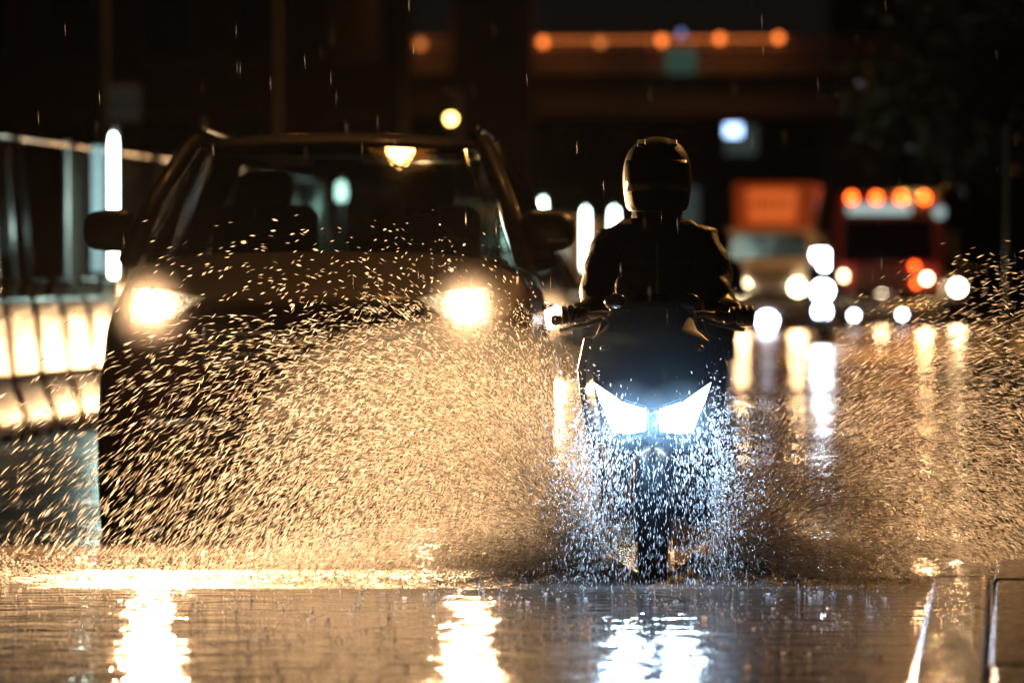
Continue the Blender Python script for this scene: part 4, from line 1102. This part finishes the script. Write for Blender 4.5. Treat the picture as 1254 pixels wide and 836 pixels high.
LX, RX = SX - 0.20, SX + 0.20
def clump(f, n, amp):
    """gathers drops into ropes and torn sheets: neighbours in launch direction share a random push"""
    C_, U, hl, hw = f
    k = 5 + np.floor(np.abs(U[:, 0]) * 9).astype(int) * 7 + np.floor((U[:, 2] + 6) * 6).astype(int) * 13
    tab = rng.normal(0, 1, (4000, 3)); g = tab[k % 4000]
    keep = rng.uniform(0, 1, len(C_)) < np.clip(0.55 + 0.5 * g[:, 0], 0.08, 1)
    C_ = C_ + g * np.array([amp, amp, amp * 0.6])
    ok = keep & (C_[:, 2] > 0.012)
    return C_[ok], U[ok], hl[ok], hw[ok]
left = cat(clump(fan(44000, -1, (LX, SY + 0.1, 0.05), (0.5, 3.15), (1.0, 3.9), (0.1, 1.3), 0.00092, 1 / 95, 0.85, 0.9, 1.7), 0, 0.03),
           clump(fan(24000, -1, (LX, SY + 0.1, 0.05), (0.5, 2.4), (2.6, 4.4), (0.0, 1.4), 0.0009, 1 / 100, 0.85, 1.0, 1.2), 0, 0.03),
           fan(9000, -1, (LX, SY + 0.1, 0.05), (1.6, 3.9), (2.0, 4.2), (0.0, 1.6), 0.0011, 1 / 85, 0.7, 1.0, 1.0),
           fan(1500, -1, (LX, SY + 0.0, 0.05), (1.0, 3.2), (4.0, 5.0), (-0.3, 1.5), 0.0017, 1 / 110, 0.8))
left[3] *= np.exp(rng.normal(0, 0.35, len(left[3])))
drops('water_spray', *left, M['drop'], 'fan of golden backlit water drops thrown left across the SUV')
leftf = cat(clump(fan(70000, -1, (LX, SY + 0.15, 0.03), (0.3, 2.7), (0.4, 3.9), (0.1, 1.3), 0.0010, 1 / 150, 0.75, 1.1, 1.4), 0, 0.035),
            fan(26000, -1, (LX, SY + 0.15, 0.02), (0.6, 4.4), (0.3, 1.9), (-0.1, 1.3), 0.0010, 1 / 170, 0.7, 1.0, 0.9))
drops('spray_mist', *leftf, M['fine_drop'], 'fine golden mist inside the left spray above the water')
right = cat(clump(fan(36000, 1, (RX, SY + 0.1, 0.05), (0.8, 4.6), (0.8, 4.2), (0.2, 1.8), 0.00092, 1 / 95, 0.8, 1.0, 0.85), 0, 0.03),
            fan(9000, 1, (RX, SY + 0.1, 0.05), (2.2, 4.9), (2.2, 4.8), (0.2, 1.8), 0.0012, 1 / 95, 0.75))
right[3] *= np.exp(rng.normal(0, 0.35, len(right[3])))
drops('water_spray', *right, M['drop'], 'fan of bronze water drops thrown right towards the kerb')
rightf = cat(clump(fan(60000, 1, (RX, SY + 0.15, 0.03), (0.5, 4.0), (0.3, 3.5), (0.2, 1.8), 0.0010, 1 / 170, 0.75, 1.2, 0.9), 0, 0.035),
             fan(14000, 1, (RX, SY + 0.15, 0.02), (0.6, 4.8), (0.2, 1.6), (-0.2, 1.4), 0.0010, 1 / 170, 0.7))
drops('spray_mist', *rightf, M['fine_drop'], 'fine bronze mist inside the right spray')
n = 14000
x = rng.uniform(-2.4, 1.75, n); w_ = np.abs(x - SX)
z = 0.012 + rng.exponential(0.030 + 0.012 * (w_ < 1.6), n); y = rng.normal(0.15, 0.30, n)
U = np.stack([np.sign(x - SX) * rng.uniform(0.2, 1.6, n), rng.normal(0, 0.3, n), rng.normal(0.3, 0.8, n)], 1)
hw = 0.0010 * np.exp(rng.normal(0, 0.4, n)); ok = (w_ > 0.22) & (z < 0.22)
drops('splash_skirt', np.stack([x, SY + y, z], 1)[ok], U[ok], (np.linalg.norm(U, axis=1) / 240 + hw)[ok], hw[ok], M['fine_drop'], 'low skirt of splash dancing on the water where the spray lands')
# drops tumbling in front of the scooter, lit by its lamps
n = 4200
s_ = rng.choice([-1, 1], n)
t = rng.uniform(0, 0.5, n)
x = s_ * (0.16 + rng.normal(0, 0.045, n) + 0.16 * t) + rng.normal(0, 0.05, n)
z = 0.60 - 1.1 * t * rng.uniform(0.3, 1.3, n) - 0.9 * t * t + rng.normal(0, 0.07, n)
y = -0.22 - rng.uniform(0, 0.55, n)
ok = (z > 0.02) & (np.abs(x) < 0.42)
C_ = np.stack([SX + x, SY + y, z], 1)[ok]
U = np.stack([s_ * 0.3 + rng.normal(0, 0.35, n), np.zeros(n), -1.6 + rng.normal(0, 0.6, n)], 1)[ok]
hw = 0.0012 * np.exp(rng.normal(0, 0.55, len(C_)))
f1 = (C_, U, np.linalg.norm(U, axis=1) / 150 * 0.5 + hw, hw)
n = 2000
x = rng.normal(0, 0.20, n); z = rng.uniform(0.02, 0.50, n); y = -0.15 - rng.uniform(0, 0.6, n)
U = np.stack([rng.normal(0, 0.2, n), np.zeros(n), -2.2 + rng.normal(0, 0.4, n)], 1)
hw = 0.0010 * np.exp(rng.normal(0, 0.5, n))
f2 = (np.stack([SX + x, SY + y, z], 1), U, np.abs(U[:, 2]) / 170 * 0.5 + hw, hw)
n = 3600
x = rng.choice([-1, 1], n) * (0.20 + np.abs(rng.normal(0, 0.10, n))); z = 0.42 + rng.normal(0, 0.16, n); y = -0.05 - rng.uniform(0, 0.5, n)
U = np.stack([np.sign(x) * 0.8 + rng.normal(0, 0.5, n), np.zeros(n), rng.normal(0.2, 0.9, n)], 1)
hw = 0.0012 * np.exp(rng.normal(0, 0.55, n))
f3 = (np.stack([SX + x, SY + y, z], 1), U, np.linalg.norm(U, axis=1) / 200 * 0.5 + hw, hw)
drops('front_spray', *cat(f1, f2, f3), M['drop'], 'bright blue white drops tumbling in front of the scooter lamps')
# falling rain
n = 520
d = rng.uniform(13, 60, n)
x = (rng.uniform(-40, 1294, n) - 627) / FPX * d; z = CAM_H + (338 - rng.uniform(-30, 700, n)) / FPX * d
ok = z > 0.05
C_ = np.stack([x, d, z], 1)[ok]
U = np.tile(np.array([[0.25, -0.3, -7.0]]), (len(C_), 1)) + rng.normal(0, 0.15, (len(C_), 3))
hw = np.full(len(C_), 0.00028)
drops('rain', C_, U, np.full(len(C_), 0.030), hw, M['fine_drop'], 'thin falling rain')

# drops bouncing off the flooded road: little crowns and beads
n = 2600
d = rng.uniform(12.6, 23, n) ** 1.0
x = (rng.uniform(-30, 1150, n) - 627) / FPX * d
ok = x < 1.42 + 0.0867 * (d - 19.3) - 0.1
x, d = x[ok], d[ok]
cs = []; us = []; ls = []; ws_ = []
for i in range(len(x)):
    k = random.randint(2, 7); sc_ = random.uniform(0.3, 1.0)
    for _ in range(k):
        a = random.uniform(0, 2 * PI); r_ = random.uniform(0.003, 0.03) * sc_
        cs.append((x[i] + r_ * math.cos(a), d[i] + r_ * math.sin(a), 0.006 + random.uniform(0, 0.035) * sc_)); us.append((0.3 * math.cos(a), 0.3 * math.sin(a), 1.0))
        q = random.uniform(0.0018, 0.0048) * sc_; ws_.append(q); ls.append(q * random.uniform(1, 2.2))
crown_v = []; crown_f = []
for i in range(0, min(len(x), 1500), 4):
    r0 = random.uniform(0.003, 0.009); hgt = r0 * random.uniform(0.4, 1.1); n_ = 10; b0 = len(crown_v)
    for k in range(n_):
        a = 2 * PI * k / n_; j = random.uniform(0.75, 1.25)
        crown_v.append((x[i] + r0 * math.cos(a), d[i] + r0 * math.sin(a), 0.003))
        crown_v.append((x[i] + r0 * 1.35 * math.cos(a), d[i] + r0 * 1.35 * math.sin(a), 0.004 + hgt * j))
    crown_f += [(b0 + 2 * k, b0 + 2 * ((k + 1) % n_), b0 + 2 * ((k + 1) % n_) + 1, b0 + 2 * k + 1) for k in range(n_)]
    if random.random() < 0.3:
        hj = random.uniform(0.01, 0.045)
        cs.append((x[i], d[i], hj * 0.6)); us.append((0, 0, 1.0)); ls.append(hj); ws_.append(0.0022)
tag(np_mesh('splash_crown', np.array(crown_v), np.array(crown_f), M['drop'], smooth=True), 'tiny splash crowns where rain hits the flooded road', kind='stuff')
drops('rain_splash', np.array(cs), np.array(us), np.array(ls), np.array(ws_), M['drop'], 'small crowns and beads of rain bouncing off the flooded road')

# churned water where the spray lands, and the bow wave off the tyre
nx, ny = 420, 70
xs = np.linspace(-2.2, 2.0, nx); ys = np.linspace(-0.55, 1.3, ny)
Xg, Yg = np.meshgrid(xs, ys)
ridge = np.exp(-((Yg - 0.10 * np.abs(Xg - SX)) / 0.35) ** 2)
H = 0.0
for k in range(26):
    fx, fy, ph = rng.normal(0, 26), rng.normal(0, 20), rng.uniform(0, 2 * PI)
    H = H + np.sin(Xg * fx + Yg * fy + ph)
H = np.abs(H) / 8.0
bow = 0.10 * np.exp(-((np.abs(Xg - SX) - 0.28 - 0.0 * Yg) / 0.22) ** 2) * np.exp(-((Yg - 0.05) / 0.20) ** 2)
edge = np.minimum(1, np.minimum((Xg + 2.2) / 0.6, (2.0 - Xg) / 0.6).clip(0, 1)) * np.minimum(((Yg + 0.55) / 0.25).clip(0, 1), ((1.3 - Yg) / 0.4).clip(0, 1))
Z = (0.015 * H * (0.25 + 0.75 * ridge) + bow * (0.6 + 0.5 * H)) * edge - 0.012 * (1 - edge) + 0.004
V = np.stack([Xg, SY + Yg, Z], -1).reshape(-1, 3)
idx = np.arange(nx * ny).reshape(ny, nx)
F = np.stack([idx[:-1, :-1], idx[:-1, 1:], idx[1:, 1:], idx[1:, :-1]], -1).reshape(-1, 4)
FOAM = mat('churned_water', (0.06, 0.045, 0.033), 0.45, noise=0.5, nscale=20, bump=0.6, bscale=60, trans=0.0)
tag(np_mesh('water_foam', V, F, FOAM, smooth=True), 'churned water and low bow wave around the scooter tyre', kind='stuff')

# soft mist hanging in the spray, in front of the lamps
def mist(name, c, r, dens, an, label, col=(0.9, 0.9, 0.9)):
    o = MB().ball((0, 0, 0), r, 32, 20).build(name, bpy.data.materials.new(name), smooth=True)
    o.location = c
    m = o.active_material; m.use_nodes = True; nt = m.node_tree; nt.nodes.clear()
    q = nt.nodes.new('ShaderNodeOutputMaterial'); v = nt.nodes.new('ShaderNodeVolumePrincipled')
    v.inputs['Color'].default_value = (*col, 1); v.inputs['Density'].default_value = dens; v.inputs['Anisotropy'].default_value = an
    nt.links.new(v.outputs[0], q.inputs['Volume'])
    return tag(o, label, kind='stuff')
mist('mist', (-0.25, 22.0, 0.55), (0.75, 0.8, 0.42), 0.0045, 0.75, 'golden mist hanging in the left spray')
mist('mist', (1.65, 22.0, 0.40), (1.2, 1.3, 0.40), 0.004, 0.6, 'bronze mist hanging in the right spray')
mist('mist', (SX, SY - 0.36, 0.58), (0.56, 0.46, 0.46), 0.0055, 0.6, 'mist tinted blue for the glow around the scooter lamps', (0.55, 0.8, 1.0))  # blue lamplight put into the mist colour

for s_ in (-1, 1):
    mist('mist', (SX + s_ * 0.10, SY - 0.20, 0.615), (0.17, 0.14, 0.14), 0.11, 0.4, 'ball of mist added as the blue white halo of a scooter lamp', (0.6, 0.82, 1.0))  # added to imitate bloom around each LED, tinted blue
for lx, ly, lz, rr_, dn in ((-0.86 - 0.675, 24.17, 1.0, 0.22, 0.011), (-0.86 + 0.675, 24.13, 1.0, 0.22, 0.011), (P(596, 0, 62).x + 0.68, 61.8, 0.70, 0.42, 0.035)):
    mist('mist', (lx, ly, lz), (rr_, rr_ * 0.8, rr_), dn, 0.5, 'ball of mist added as the warm halo of a headlamp')  # added to imitate the halo of each car lamp

# ------------------------------------------------------------------ rain haze over the street
b = MB().box((0, 290, 14), (340, 720, 31))
hz = b.build('haze', bpy.data.materials.new('rain_haze'))
hm = hz.active_material; hm.use_nodes = True
nt = hm.node_tree; nt.nodes.clear()
o_ = nt.nodes.new('ShaderNodeOutputMaterial'); pv = nt.nodes.new('ShaderNodeVolumePrincipled')
pv.inputs['Color'].default_value = (0.8, 0.8, 0.8, 1); pv.inputs['Density'].default_value = 0.000013; pv.inputs['Anisotropy'].default_value = 0.86
nt.links.new(pv.outputs[0], o_.inputs['Volume'])
tag(hz, 'thin rain haze over the whole street', kind='stuff')
